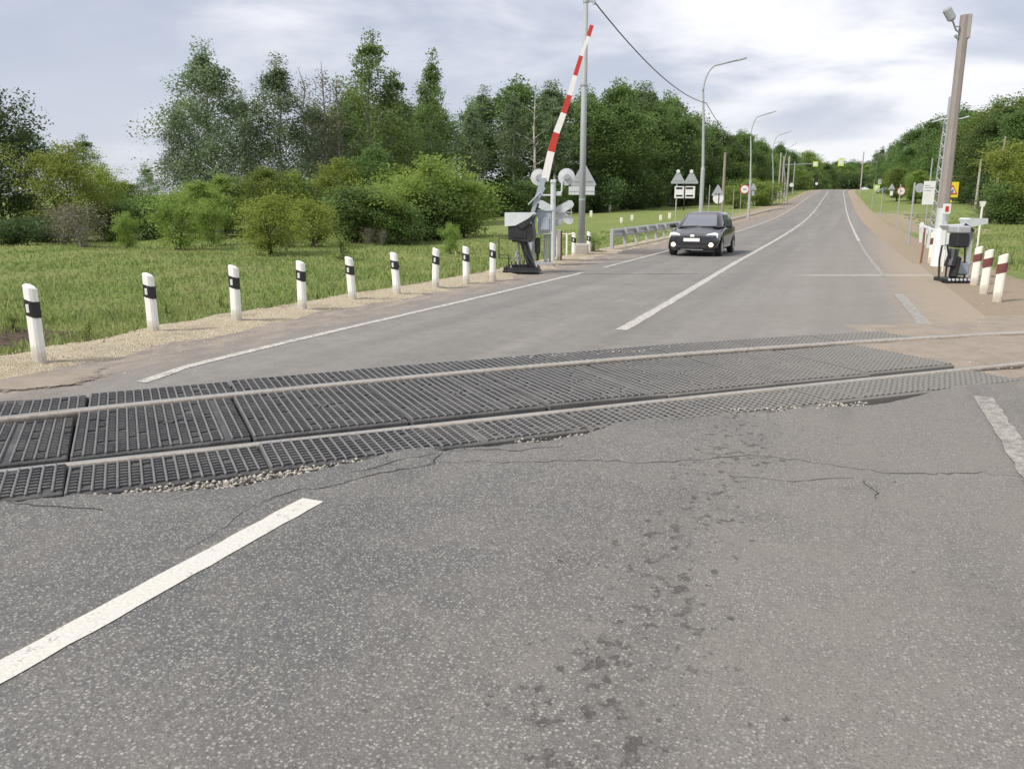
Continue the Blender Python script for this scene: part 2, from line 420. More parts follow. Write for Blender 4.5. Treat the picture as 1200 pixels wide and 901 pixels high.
# near side road
cx = np.arange(-9.0, 3.61, .03)
ey = near_y(cx)
rows = [np.full_like(cx, -14.), np.full_like(cx, -3.)] + [(-3.) + (ey + 3.) * k for k in (.4, .7, .88, .96)] + [ey - .035, ey]
lump = lambda x, y: .012 * np.sin(x * 3.1 + y * 2.3) + .008 * np.sin(x * 7.3 - y * 5.1)
def zn(x, y):
    d = np.clip((near_y(x) - y) / .6, 0, 1)
    return .010 + lump(x, y) * (1 - d) - .012 * (1 - np.clip((near_y(x) - y) / .03, 0, 1))
V1, F1 = strip_grid(cx, rows, zn)
V2, F2 = strip_grid(cx, [ey, ey + .02], lambda x, y: np.where(np.abs(y - near_y(x)) < 1e-6, zn(x, y), -.13))
rn = rawmesh('road_near', np.concatenate([V1, V2]), np.concatenate([F1, F2 + len(V1)]), M['asph_near'], smooth=False)
tag(rn, kind='structure')
# far side road
cx = np.arange(-7.55, 2.001, .03)
ey = far_y(cx)
def zf(x, y):
    return road_z(y) + 0.0 + 0.01 * np.sin(x * 3 + y * 2) * (1 - sm(.0, .8, y - far_y(x)))
rows = [ey, ey + .04] + [ey + (25 - ey) * k for k in (.03, .08, .2, .5)] + [np.full_like(cx, 25.)]
V1, F1 = strip_grid(cx, rows, zf)
V2, F2 = strip_grid(cx, [ey - .02, ey], lambda x, y: np.where(np.abs(y - far_y(x)) < 1e-6, zf(x, y), -.13))
cx2 = cx[::6]; ysr = np.concatenate([np.arange(25, 120, 3.), np.arange(120, 620, 6.)])
rows3 = [np.full_like(cx2, y) for y in ysr]
V3, F3 = strip_grid(cx2, rows3, lambda x, y: road_z(y))
V3[:, 0] += road_c(V3[:, 1])
rf = rawmesh('road_far', np.concatenate([V1, V2, V3]), np.concatenate([F1, F2 + len(V1), F3 + len(V1) + len(V2)]), M['asph_far'])
tag(rf, kind='structure')

# ------------------------------------------------------------------ painted lines
def linemat(name, wear):
    t = NT(name); co = t.co()
    n = t.noise(14 if wear > .3 else 9, co, 8, .8); n2 = t.noise(70, co, 3, .7)
    f = t.ramp(t.math('ADD', t.math('MULTIPLY', n, .75), t.math('MULTIPLY', n2, .35)), (.62 - wear * .28) - wear * .12, .72 - wear * .10)
    base = t.mix(t.ramp(n2, .35, .7), (.62, .60, .545) if wear < .1 else ((.46, .435, .39) if wear > .4 else (.58, .56, .51)), (.50, .48, .43) if wear < .1 else (.36, .335, .295))
    t.col(t.mix(f, base, (.17, .155, .14))); t.rough(.75); return t.m
M['line'] = linemat('road_paint', .05); M['line_worn'] = linemat('worn_road_paint', .55); M['line_far'] = linemat('far_road_paint', .30)
def marking(xf, y0, y1, w, mat, z=.004, step=.25, zfun=None, rag=.006):
    ys = [y0]
    while ys[-1] < y1: ys.append(min(y1, ys[-1] + max(step, (ys[-1]) * .02)))
    ys = np.array(ys); x = np.array([xf(y) for y in ys]); zz = np.array([(zfun(a, b) if zfun else float(road_z(b))) for a, b in zip(x, ys)]) + z
    r1 = rng.normal(0, rag, len(ys)); r2 = rng.normal(0, rag, len(ys))
    Vv = np.concatenate([np.stack([x - w / 2 + r1, ys, zz], 1), np.stack([x + w / 2 + r2, ys, zz], 1)])
    n = len(ys); i = np.arange(n - 1)
    return Vv, np.stack([i, i + n, i + n + 1, i + 1], 1)
def mk(parts, mat):
    vs = []; fs = []; o = 0
    for v, f in parts: vs.append(v); fs.append(f + o); o += len(v)
    tag(rawmesh('road_marking', np.concatenate(vs), np.concatenate(fs), mat), kind='structure')
mk([marking(lambda y: -2.48, -4.0, at(366, 588)[1], .135, None, .014, .1, rag=.003)], M['line'])
cfar = lambda off: (lambda y: off + float(road_c(y)))
cl = lambda y: -2.5 - .12 * float(sm(10, 26, y)) + float(road_c(y))
mk([marking(cl, at(728, 387)[1], 420, .15, None, .005, .3)], M['line_far'])
lx = lambda y: float(np.interp(y, [5.0, 5.9, 7, 8.6, 12, 20, 40], [-5.62, -5.82, -5.84, -5.82, -5.72, -5.55, -5.6])) + float(road_c(y))
mk([marking(lx, at(163, 448)[1], at(688, 320)[1], .12, None, .005, .2), marking(lx, at(716, 314)[1], 330, .12, None, .005, .3)], M['line_far'])
rx = lambda y: float(np.interp(y, [5, 8, 12, 19, 30, 60], [1.13, 1.18, 1.12, 1.03, .93, .98])) + float(road_c(y))
mk([marking(rx, 4.2, 7.35, .14, None, .016, .05, rag=.007)], M['line_worn'])
mk([marking(rx, at(1083, 380)[1], 16.0, .17, None, .005, .05, rag=.008), marking(rx, 20, 40, .10, None, .005, .2, rag=.006)], M['line_worn'])
mk([marking(rx, 40, 420, .12, None, .006, .3)], M['line_far'])

# ------------------------------------------------------------------ gravel shoulder (tan crushed stone berm on the left)
def gravel(name, c1, c2, c3, sc):
    t = NT(name); co = t.co()
    vc = t.sep(t.voro(sc, co, out='Color')); vd = t.voro(sc, co)
    n = t.noise(1.6, co, 5, .65); n2 = t.noise(45, co, 3, .7)
    c = t.mix(vc[0], c1, c2); c = t.mix(t.ramp(vc[1], .72, .78), c, c3)
    c = t.mix(t.ramp(n, .45, .75, 0, .7), c, tuple(x * .55 for x in c1))
    c = t.mix(t.ramp(vd, .45, .75, 0, .7), c, tuple(x * .4 for x in c1))
    t.col(c); t.rough(.95); t.bump(t.math('SUBTRACT', t.math('MULTIPLY', n2, .3), vd), .9, .02); return t.m
M['gravel'] = gravel('tan_gravel', (.50, .41, .27), (.62, .53, .37), (.72, .65, .51), 75)
M['ballast'] = gravel('grey_ballast', (.20, .175, .15), (.33, .30, .26), (.50, .47, .42), 26)
ys = np.concatenate([np.arange(-4, 24, .12), np.arange(24, 60, .6)])
Vv = []; 
prof = [(-.62, -.10), (-.42, .015), (-.2, .05), (.0, .055), (.22, .05), (.42, .035), (.6, .012), (.78, -.02)]
gxc = lambda y: np.interp(y, [-4, 4, 6, 9, 12, 16, 22, 30, 60], [-7.8, -7.6, -7.55, -7.72, -7.55, -7.3, -7.55, -7.75, -7.8])
for y in ys:
    c0 = float(gxc(y)) + float(road_c(y)); wv = 1 + .12 * math.sin(y * 1.7) + .1 * math.sin(y * 4.3)
    for (a, b) in prof:
        Vv.append((c0 + a * wv + rng.normal(0, .025), y + rng.normal(0, .02), float(road_z(y)) + b + rng.normal(0, .008)))
k = len(prof); n = len(ys); i = (np.arange(n - 1)[:, None] * k + np.arange(k - 1)[None]).ravel()
tag(rawmesh('gravel_shoulder', Vv, np.stack([i, i + 1, i + k + 1, i + k], 1), M['gravel'], smooth=True), kind='structure')
# loose stones
def stones(name, pts, smin, smax, mat):
    base = np.array([(1, 0, 0), (-1, 0, 0), (0, 1, 0), (0, -1, 0), (0, 0, .8), (0, 0, -.8)], float)
    fa = np.array([(0, 2, 4), (2, 1, 4), (1, 3, 4), (3, 0, 4), (2, 0, 5), (1, 2, 5), (3, 1, 5), (0, 3, 5)])
    vs = []; fs = []
    for j, p in enumerate(pts):
        s_ = rng.uniform(smin, smax) * np.array([1, rng.uniform(.6, 1), rng.uniform(.4, .8)])
        an = rng.uniform(0, 6.28); ca, sa = math.cos(an), math.sin(an)
        b = base * s_ + rng.normal(0, .18, (6, 3)) * s_
        b = np.stack([b[:, 0] * ca - b[:, 1] * sa, b[:, 0] * sa + b[:, 1] * ca, b[:, 2]], 1)
        vs.append(b + p); fs.append(fa + 6 * j)
    return tag(rawmesh(name, np.concatenate(vs), np.concatenate(fs), mat), kind='stuff')
pts = []
for _ in range(6500):
    y = 2.5 + 24 * rng.random() ** 1.5; x = float(gxc(y)) + (rng.normal(0, .42) if rng.random() < .6 else .45 + rng.exponential(.38))
    dx = abs(x - float(gxc(y))); pts.append((x, y, .055 - .05 * min(1, (dx / .6) ** 2) if dx < .62 else -.0))
def stonemat(name, a, b):
    t = NT(name); g = t.new('ShaderNodeNewGeometry').outputs['Random Per Island']; t.col(t.mix(g, a, b)); t.rough(.9); return t.m
M['stone_tan'] = stonemat('tan_stone', (.30, .23, .15), (.62, .54, .42))
M['stone_pale'] = stonemat('pale_stone', (.26, .235, .20), (.54, .51, .45))
so = stones('shoulder_stones', pts, .005, .014, M['stone_tan'])

# ------------------------------------------------------------------ track
ca, sa = math.cos(R(45.2)), math.sin(R(45.2))
def rail_fit(pts):
    w = wpoly(pts); u = w[:, 0] * ca + w[:, 1] * sa; v = -w[:, 0] * sa + w[:, 1] * ca
    return np.polyfit(u, v, 2)
pf = rail_fit([(0, 496), (200, 474), (400, 452.5), (600, 434), (800, 418), (1000, 405), (1200, 391.5)])
pn = rail_fit([(0, 553), (200, 531), (400, 509), (600, 488), (800, 467), (1000, 446), (1200, 425)])
uv = lambda u, v: np.array([u * ca - v * sa, u * sa + v * ca])
def rail_xy(p, u):  # straight on beyond the crossing
    u0, u1 = -3.5, 12.5
    uc = min(max(u, u0), u1); v = np.polyval(p, uc) + np.polyval(np.polyder(p), uc) * (u - uc)
    return uv(u, v)
t = NT('worn_rail'); co = t.co(); nrm = t.sep(t.new('ShaderNodeNewGeometry').outputs['Normal'])
n = t.noise(25, co, 5, .7); n2 = t.noise(3, co, 4, .6)
side = t.mix(t.ramp(n, .35, .7), (.48, .44, .38), (.33, .28, .23))
top = t.mix(t.ramp(n2, .4, .7, 0, .6), (.43, .415, .385), (.31, .285, .25))
f = t.ramp(nrm[2], .6, .9); t.col(t.mix(f, side, top)); t.put(t.bsdf.inputs['Metallic'], t.math('MULTIPLY', f, .55)); t.rough(t.ramp(f, 0, 1, .8, .36))
M['rail'] = t.m
def rail(p, label, lift, wide=1.):
    prof = [(-.036, -.045), (-.036, -.012), (-.030, -.003), (-.02, 0), (.02, 0), (.030, -.003), (.036, -.012), (.036, -.045), (.01, -.06), (.01, -.13), (-.01, -.13), (-.01, -.06)]
    us = np.arange(-16, 22.01, .25); k = len(prof); vs = []; fs = []
    for u in us:
        a = rail_xy(p, u); b = rail_xy(p, u + .01); d = (b - a) / np.linalg.norm(b - a); nn = np.array([-d[1], d[0]])
        for (q, z) in prof: vs.append((a[0] + nn[0] * q * wide, a[1] + nn[1] * q * wide, z + lift))
    n = len(us)
    for i in range(n - 1):
        for j in range(k): fs.append((i * k + j, i * k + (j + 1) % k, (i + 1) * k + (j + 1) % k, (i + 1) * k + j))
    o = rawmesh('rail', vs, fs, M['rail'])
    tag(o, label, 'rail', 'rails of the level crossing'); return o
rail(pf, 'pale steel rail along the far side of the rubber crossing deck, nearer the guide posts', .044)
rail(pn, 'thin shiny steel rail nearer the broken asphalt with a dark groove behind it', .010, .8)

# rubber panels
def rubber():
    t = NT('crossing_rubber'); co = t.co(); g = t.new('ShaderNodeNewGeometry'); pos = g.outputs['Position']; s = t.sep(pos)
    n = t.noise(3, pos, 5, .65); n2 = t.noise(40, pos, 4, .7)
    c = t.mix(t.ramp(n2, .3, .75), (.034, .035, .038), (.085, .085, .087))
    dust = t.math('ADD', t.ramp(n, .35, .75, 0, .42), t.ramp(t.math('ADD', s[0], t.math('MULTIPLY', t.math('SUBTRACT', n, .5), 1.6)), -3.4, .7, 0, .93))
    c = t.mix(dust, c, (.18, .17, .155)); t.col(c); t.rough(.72); t.bump(n2, .3, .004)
    t2 = NT('worn_rubber_rib'); g = t2.new('ShaderNodeNewGeometry'); pos = g.outputs['Position']; s = t2.sep(pos)
    n = t2.noise(4, pos, 5, .65); n2 = t2.noise(60, pos, 4, .7)
    c = t2.mix(t2.ramp(n2, .3, .75), (.105, .105, .11), (.20, .198, .192))
    c = t2.mix(t2.math('ADD', t2.ramp(n, .35, .8, 0, .5), t2.ramp(s[0], -2.8, .7, 0, .85)), c, (.205, .195, .178)); t2.col(c); t2.rough(.6); t2.bump(n2, .3, .004)
    return t.m, t2.m
M['rub'], M['rib'] = rubber()
PL = 1.09
def panel_mesh(W, nrow, seed):
    r = np.random.default_rng(seed); mb = MB(); L = PL - .014
    mb.box((0, 0, -.075), (L, W, .11), 0, bev=.008)
    nr = 17; p = L / nr
    for i in range(nr):
        x0 = -L / 2 + p * (i + .5)
        mb.box((x0 - p * .32, 0, -.014), (p * .22, W - .05, .020), 1, bev=.004)
        q = (W - .06) / nrow
        bare = r.random() < .05
        for j in range(nrow):
            if bare or r.random() < .05: continue
            y0 = -W / 2 + .03 + q * (j + .5)
            # bolt pocket in the middle row
            if abs(x0 - .05) < .09 and abs(y0) < .07 and W > 1: continue
            mb.box((x0 + p * .16, y0, -.016), (p * .58, q * .50, .018), 0, rot=(0, 0, .12))
    if W > 1:
        mb.tube([(.05, 0, -.02), (.05, 0, -.005)], .035, 8, 0); mb.box((.05, .0, -.010), (.12, .025, .012), 0, rot=(0, 0, .7))
    return mb
WN, WF = .56, .60
u0 = -3.91
GAP_IN, GAP_OUT = .072, .038
protos = {}
ords = ['first', 'second', 'third', 'fourth', 'fifth', 'sixth', 'seventh', 'eighth', 'ninth', 'tenth', 'eleventh', 'twelfth', 'thirteenth', 'fourteenth', 'fifteenth', 'sixteenth']
def strip(kind, count, first):
    for i in range(count):
        u = u0 + PL * (i + .5)
        a = rail_xy(pf, u); b = rail_xy(pn, u)
        d = rail_xy(pf, u + .05) - rail_xy(pf, u - .05) + rail_xy(pn, u + .05) - rail_xy(pn, u - .05)
        an = math.atan2(d[1], d[0]); nn = np.array([-math.sin(an), math.cos(an)])
        gauge = float((a - b) @ nn)
        if kind == 'centre': 
            W = 1.52; c0 = b + nn * (.036 + GAP_IN + W / 2); nm = 'black ribbed rubber panel between the two rails'; sc = (gauge - .072 - GAP_IN - .035) / W
        elif kind == 'near':
            W = WN; sc = 1; c0 = b - nn * (.036 + .01 + W / 2)
            if 580 < projx(c0) < 715: sc = .90; c0 = b - nn * (.036 + .01 + W * sc / 2)
            nm = 'black ribbed rubber panel along the broken near asphalt edge'
        else:
            W = WF; c0 = a + nn * (.036 + .01 + W / 2); sc = 1; nm = 'black ribbed rubber panel beyond the far rail'
        if kind == 'centre': c0 = b + nn * (.036 + GAP_IN + W * sc / 2)
        lab = f'{nm}, {ords[i]} from the left'
        z = {'centre': .034, 'near': .020, 'far': .028}[kind] + rng.normal(0, .004)
        key = (kind, i % 3)
        if key not in protos:
            o = panel_mesh(W, {'centre': 26, 'near': 9, 'far': 9}[kind], hash(key[1]) + 5 + len(kind)).build('rubber_mat', [M['rub'], M['rib']])
            protos[key] = o
        else:
            o = protos[key].copy(); COL.objects.link(o)
        o.location = (c0[0], c0[1], z); o.scale = (1, sc, 1)
        o.rotation_euler = (rng.normal(0, .006), rng.normal(0, .006), an + rng.normal(0, .004))
        tag(o, lab, 'rubber mat', {'centre': 'rubber panels between the rails', 'near': 'rubber panels on the near side of the track', 'far': 'rubber panels on the far side of the track'}[kind])
strip('centre', 10, 0); strip('near', 10, 0); strip('far', 11, 0)
# bed beneath the track
us = np.arange(-16, 22, .3); vs = []
prof = [-2.6, -1.7, -1.35, -1.0, 0, 1.0, 1.35, 1.7, 2.6]; zz = [-.14, -.115, -.105, -.13, -.13, -.13, -.10, -.11, -.14]
for u in us:
    m = (rail_xy(pf, u) + rail_xy(pn, u)) / 2; e = rail_xy(pf, u) - rail_xy(pn, u); e /= np.linalg.norm(e)
    for q, z in zip(prof, zz):
        p = m + e * q; vs.append((p[0] + rng.normal(0, .01), p[1] + rng.normal(0, .01), z + rng.normal(0, .008) + (.10 if u < -4.2 else 0)))
k = len(prof); n = len(us); i = (np.arange(n - 1)[:, None] * k + np.arange(k - 1)[None]).ravel()
tag(rawmesh('ballast_bed', vs, np.stack([i, i + 1, i + k + 1, i + k], 1), M['ballast'], smooth=True), kind='structure')
# light stones packed in the gap along the near panels, and rubble
pts = []
def along(poly, n, sp, z, zs=.012):
    w = wpoly(poly)
    for _ in range(n):
        j = rng.random() * (len(w) - 1); a = int(j); p = w[a] + (w[min(a + 1, len(w) - 1)] - w[a]) * (j - a)
        q = rng.normal(0, sp, 2); pts.append((p[0] + q[0], p[1] + q[1], z + rng.normal(0, zs)))
along([(40, 582), (140, 577), (200, 572), (260, 566), (300, 560), (345, 552), (395, 543), (432, 538)], 900, .018, -.03)
along([(150, 576), (250, 566), (330, 554), (425, 540)], 500, .02, -.012)
along([(600, 516), (640, 514), (675, 509), (700, 503), (715, 500)], 520, .03, -.045, .018)
along([(840, 483), (930, 480), (1010, 473)], 160, .03, .0)
along([(600, 422), (690, 416), (760, 412), (800, 407)], 160, .05, .01)
for _ in range(260): pts.append((rng.uniform(1.0, 3.4), rng.uniform(5, 15), .0))
for _ in range(0):
    p = at(rng.uniform(0, 1150), rng.uniform(600, 890)); pts.append((p[0], p[1], .012))
stones('ballast_stones', pts, .007, .019, M['stone_pale'])
# dirt washed over the right hand end of the deck
t = NT('washed_dirt'); co = t.co(); n = t.noise(3, co, 6, .7); n2 = t.noise(40, co, 4, .7)
c = t.mix(t.ramp(n, .35, .7), (.285, .24, .19), (.215, .18, .142)); c = t.mix(t.ramp(n2, .45, .75, 0, .6), c, (.34, .295, .235)); t.col(c); t.rough(.95); t.bump(t.math('ADD', n, t.math('MULTIPLY', n2, .3)), .6, .02); M['dirt'] = t.m
cva = t.new('ShaderNodeAttribute', attribute_name='cover').outputs['Fac']; n5 = t.noise(7, co, 8, .78); n6 = t.noise(90, co, 3, .7)
al = t.ramp(t.math('ADD', t.math('ADD', cva, t.math('MULTIPLY', t.math('SUBTRACT', n5, .5), 2.2)), t.math('MULTIPLY', t.math('SUBTRACT', n6, .5), .9)), .42, .62)
t.lk(al, t.bsdf.inputs['Alpha'])
def dirt_patch(name, outline, z, amp=.02, side=None):
    w = wpoly(outline); c = w.mean(0); n = len(w); vs = []; rings = 10
    fine = []
    for i in range(n):
        for k in range(12):
            p = w[i] + (w[(i + 1) % n] - w[i]) * k / 12; fine.append(p)
    fine = np.array(fine); m = len(fine)
    for r in range(rings + 1):
        f = 1 - r / rings
        for j in range(m):
            q = c + (fine[j] - c) * f * (1 + (.03 * math.sin(j * 1.9) + .03 * rng.normal()) * (r == 0))
            zz = z + amp * (1 - f ** 3) + .003 * math.sin(q[0] * 9) * math.sin(q[1] * 8)
            vs.append((q[0], q[1], zz))
    fs = []
    for r in range(rings):
        for j in range(m): fs.append((r * m + j, r * m + (j + 1) % m, (r + 1) * m + (j + 1) % m, (r + 1) * m + j))
    o = rawmesh(name, vs, fs, M['dirt'], smooth=True); a_ = o.data.attributes.new('cover', 'FLOAT', 'POINT')
    a_.data.foreach_set('value', np.repeat(np.clip(np.arange(rings + 1) / 6.5, 0, 1), m).astype(np.float32))
    return tag(o, kind='structure')
# packed dirt that fills the track past the right hand end of the deck
us = np.concatenate([np.arange(6.2, 9.5, .05), np.arange(9.5, 22, .3)]); qs = np.unique(np.concatenate([np.arange(-2.4, 2.41, .08), [-.84, -.80, -.77, -.74, -.70, -.66, -.63]])); vs = []; cov = []
for u in us:
    m = (rail_xy(pf, u) + rail_xy(pn, u)) / 2; e = rail_xy(pf, u) - rail_xy(pn, u); e /= np.linalg.norm(e)
    for q in qs:
        p = m + e * q; st_ = 6.98 if abs(q) < .8 else (6.95 if q < 0 else 8.05); r_ = float(sm(st_ - .55, st_ + .15, u))
        vs.append((p[0], p[1], -.13 + r_ * (.13 + float(np.interp(q, [-2.4, -1.4, -.9, -.80, -.74, -.66, -.60, .65, .9, 1.5, 2.4], [-.02, .0, -.008, -.03, -.07, -.07, -.012, .012, .012, .015, -.03]))) + .008 * math.sin(q * 4.1 + u * 2.3) * r_ * (abs(abs(q) - .78) > .2) + .006 * math.sin(q * 13 + u * 7))); cov.append(1.2)
k = len(qs); n = len(us); i = (np.arange(n - 1)[:, None] * k + np.arange(k - 1)[None]).ravel()
db = tag(rawmesh('dirt_bed', vs, np.stack([i, i + 1, i + k + 1, i + k], 1), M['dirt'], smooth=True), kind='structure')
a_ = db.data.attributes.new('cover', 'FLOAT', 'POINT'); a_.data.foreach_set('value', np.full(len(vs), 4., np.float32))
dirt_patch('washed_dirt', [(-80, 470), (-60, 446), (40, 434), (140, 427), (150, 438), (110, 452), (60, 459), (10, 464)], .004, .010)
# long cracks in the near asphalt, beside the deck
def cracks(lines):
    vs = []; fs = []
    for pts_, wd in lines:
        w = wpoly(pts_); fine = []
        for a in range(len(w) - 1):
            L = np.linalg.norm(w[a + 1] - w[a]); k = max(2, int(L / .05))
            for q in range(k): fine.append(w[a] + (w[a + 1] - w[a]) * q / k)
        fine.append(w[-1]); fine = np.array(fine); fine[1:-1] += rng.normal(0, .012, fine[1:-1].shape)
        o = len(vs); m = len(fine)
        for j in range(m):
            d = fine[min(j + 1, m - 1)] - fine[max(j - 1, 0)]; d /= np.linalg.norm(d) + 1e-9; nn = np.array([-d[1], d[0]])
            h_ = .62 * wd * (.35 + .65 * math.sin(math.pi * (j + .3) / m) ** .5) * rng.uniform(.4, 1.3) / 2
            for sgn in (1, -1): vs.append((*(fine[j] + nn * h_ * sgn), float(zn(fine[j][0], fine[j][1])) + .003))
        for j in range(m - 1): fs.append((o + 2 * j, o + 2 * j + 1, o + 2 * j + 3, o + 2 * j + 2))
    mt = paint('road_crack', (.035, .032, .029), .95, dirt=.3)
    tag(rawmesh('road_crack', vs, fs, mt), kind='structure')
cracks([([(300, 592), (345, 578), (390, 571), (425, 562), (470, 553), (505, 548), (518, 531)], .016),
        ([(405, 557), (440, 551), (460, 543), (500, 535), (512, 532)], .013),
        ([(505, 544), (560, 544), (620, 543), (700, 541), (760, 545), (830, 540), (880, 535), (960, 545)], .011),
        ([(518, 529), (560, 527), (610, 529), (660, 525)], .014), ([(454, 543), (452, 533)], .016), ([(516, 528), (514, 522)], .02), ([(545, 526), (540, 521)], .02),
        ([(0, 588), (30, 596), (80, 598), (120, 600)], .018), ([(300, 592), (280, 606), (250, 630), (215, 650)], .006), ([(1012, 565), (1024, 575), (1026, 587)], .014),
        ([(960, 545), (1040, 557), (1130, 556), (1200, 561)], .012), ([(860, 560), (930, 566), (1000, 562)], .009)])

# ------------------------------------------------------------------ guide posts
def post_proto(name, label, body, band, refl, w=.135, h=.80, fl=1):
    e = empty(name, (0, 0, 0), 0, label, 'guide post')
    dpt = .085
    sec = [(-w / 2, dpt * .35), (-w / 2 + .012, -dpt * .3), (-w * .22, -dpt * .5), (w * .22, -dpt * .5), (w / 2 - .012, -dpt * .3), (w / 2, dpt * .35), (w * .2, dpt * .55), (-w * .2, dpt * .55)]
    def ring(z, k=1.0, slope=0., grow=0.):
        return [(x * k * (1 + grow / (w / 2)), y * k * (1 + grow / (w / 2)), z + slope * x) for x, y in sec]
    def loft(mb, rings, m=0, caps=True):
        n = len(sec); vs = [p for r in rings for p in r]; fs = []
        for i in range(len(rings) - 1):
            for j in range(n): fs.append((i * n + j, i * n + (j + 1) % n, (i + 1) * n + (j + 1) % n, (i + 1) * n + j))
        if caps: fs += [tuple(range(n - 1, -1, -1)), tuple((len(rings) - 1) * n + j for j in range(n))]
        mb.add(vs, fs, m)
    mb = MB(); top = ring(h, .96)
    top2 = [(x, y, z - .045 * (fl * x / w + .5) - .02 * abs(x / w)) for x, y, z in top]
    top3 = [(x * .8, y * .8, z + .012) for x, y, z in top2]
    loft(mb, [ring(-.15), ring(0), ring(h * .4, .98), top2, top3]); mb.build('post_body', body, e)
    mb = MB(); sl = -.33 * fl; loft(mb, [ring(h * .60, 1, sl, .004), ring(h * .80, 1, sl, .004)]); bo = mb.build('band', band, e)
    mb = MB(); mb.box((-.004, -dpt * .5 - .006, h * .70), (.036, .008, .085), bev=.003); mb.build('reflector', refl, bo)
    return e
PB = post_proto('guide_post', '', M['white_post'], M['black_band'], M['reflector'])
PR = post_proto('guide_post', '', M['cream_post'], M['red_band'], M['red_band'], w=.15, h=.84, fl=-1)
posts = [(46, 425, 333), (180, 391, 320), (277, 377, 311), (354, 363, 306), (413, 352, 301), (465, 345, 296), (510, 337, 291), (546, 332, 289), (577, 328, 285)]
first = True
leans = [.012, -.02, .008, .0, -.06, -.075, .014, -.012, .006]
plabs = ['nearest and largest white black-banded guide post, leftmost on the gravel shoulder', 'second white black-banded guide post from the left on the gravel shoulder', 'third white black-banded guide post from the left, upright at the grass edge',
         'fourth white black-banded guide post from the left, upright before the two leaning ones', 'first of the two leaning white guide posts in the middle of the row', 'second leaning white guide post, right of the other leaning one',
         'upright white guide post just right of the two leaning ones', 'second last white guide post before the black barrier machine', 'last white guide post of the row, right beside the black barrier machine']
for (x, y, ty), ln, lb in zip(posts, leans, plabs):
    g = at(x, y, .03); w_ = depth(g); hpx = (y - ty) * w_ / F
    o = PB if first else dup(PB, g)
    o.location = (g[0], g[1], .03); o.rotation_euler = (rng.normal(0, .012), ln + rng.normal(0, .008), R(8) + rng.normal(0, .06)); o.scale = (1, 1, min(1.1, hpx / .80 / 1.0))
    tag(o, lb, 'guide post', 'white guide posts with black bands'); first = False
first = True
for (x, y, ty), lb in zip([(1168, 354, 298), (1152, 345, 293), (1141, 334, 289)], ['nearest white guide post with a brown-red band on the right dirt shoulder', 'middle of the three white guide posts with brown-red bands on the right shoulder', 'farthest of the three brown-red banded guide posts, beside the black machine']):
    g = G(x, y); w_ = depth(g); hpx = (y - ty) * w_ / F
    o = PR if first else dup(PR, g)
    o.location = tuple(g); o.rotation_euler = (rng.normal(0, .015), .02, R(-14)); o.scale = (1, 1, min(1.2, hpx / .84))
    tag(o, lb, 'guide post', 'white guide posts with brown-red bands'); first = False


# ------------------------------------------------------------------ crossing machinery, left side
def px_unit(p): return depth(p) / F       # metres per photo pixel at that depth
def arc(c, r, a0, a1, n=8, y=0.):
    return [(c[0] + r * math.cos(a0 + (a1 - a0) * i / n), y, c[1] + r * math.sin(a0 + (a1 - a0) * i / n)) for i in range(n + 1)]
# black barrier machine
g = at(612, 321, -.01); k = px_unit(g)
e = empty('barrier_machine', g, PSI * .6, 'black barrier machine with pale grey lid and thin wire guard, beside the last guide post', 'barrier machine')
mb = MB(); mb.box((0, 0, .07), (.84, .62, .05), bev=.01); mb.box((-.36, 0, .12), (.06, .6, .10)); mb.box((.36, 0, .12), (.06, .6, .10)); mb.box((0, -.27, .12), (.8, .05, .09)); mb.box((.0, .1, .16), (.5, .3, .12), bev=.02)
for sx in (-.34, .34):
    for sy in (-.24, .24): mb.tube([(sx, sy, .02), (sx, sy, .2)], .016, 6)
mb.build('base_frame', M['black_iron'], e)
mb = MB(); mb.tube([(-.10, .05, .1), (-.10, .05, .80)], .032, 8); mb.tube([(-.13, .05, .40), (-.13, .05, .52)], .05, 8); mb.build('post', M['galv'], e)
mb = MB(); mb.box((.13, .0, .46), (.17, .20, .86), rot=(0, -.32, 0), bev=.02); mb.box((.17, -.12, .36), (.10, .06, .5), rot=(0, -.32, 0), bev=.01); mb.tube([(.36, -.18, .12), (.12, -.18, .5), (.05, -.15, .8)], .025, 6); mb.build('column', M['black_iron'], e)
mb = MB(); mb.prism([(-.29, .80), (.22, .74), (.30, .86), (.26, 1.16), (-.30, 1.20)], -.26, .26); mb.box((-.02, -.27, .92), (.30, .02, .16), bev=.005); mb.box((-.04, 0, .775), (.36, .34, .06), bev=.01); mb.build('motor_box', M['black_iron'], e)
mb = MB(); mb.prism([(-.37, 1.10), (-.12, 1.12), (.16, 1.27), (.30, 1.38), (.26, 1.41), (-.37, 1.41)], -.29, .29); mb.build('lid', M['pale_grey'], e)
mb = MB(); mb.prism([(-.10, 1.10), (.22, 1.30), (.30, 1.385), (.27, 1.22), (.04, 1.04)], -.30, -.292); mb.build('lid_bracket', M['black_iron'], e)
mb = MB(); mb.tube([(-.06, -.2, .82), (-.48, -.2, .83), (-.52, -.2, .79), (-.52, -.2, .40), (-.49, -.2, .37), (-.26, -.2, .37)], .012, 6); mb.tube([(-.52, -.2, .45), (-.3, -.2, .45)], .010, 6); mb.tube([(-.29, -.2, .45), (-.29, -.2, .1)], .014, 6); mb.build('wire_guard', M['black_iron'], e)
mb = MB()
for q in range(5): mb.tube([(-.2 + q * .09, -.22 + .05 * math.sin(q * 2), .10), (-.22 + q * .1, -.25, .3 + .06 * math.sin(q * 3.)), (-.1 + q * .05, -.2, .44)], .014, 5)
mb.build('cable', M['black_iron'], e)

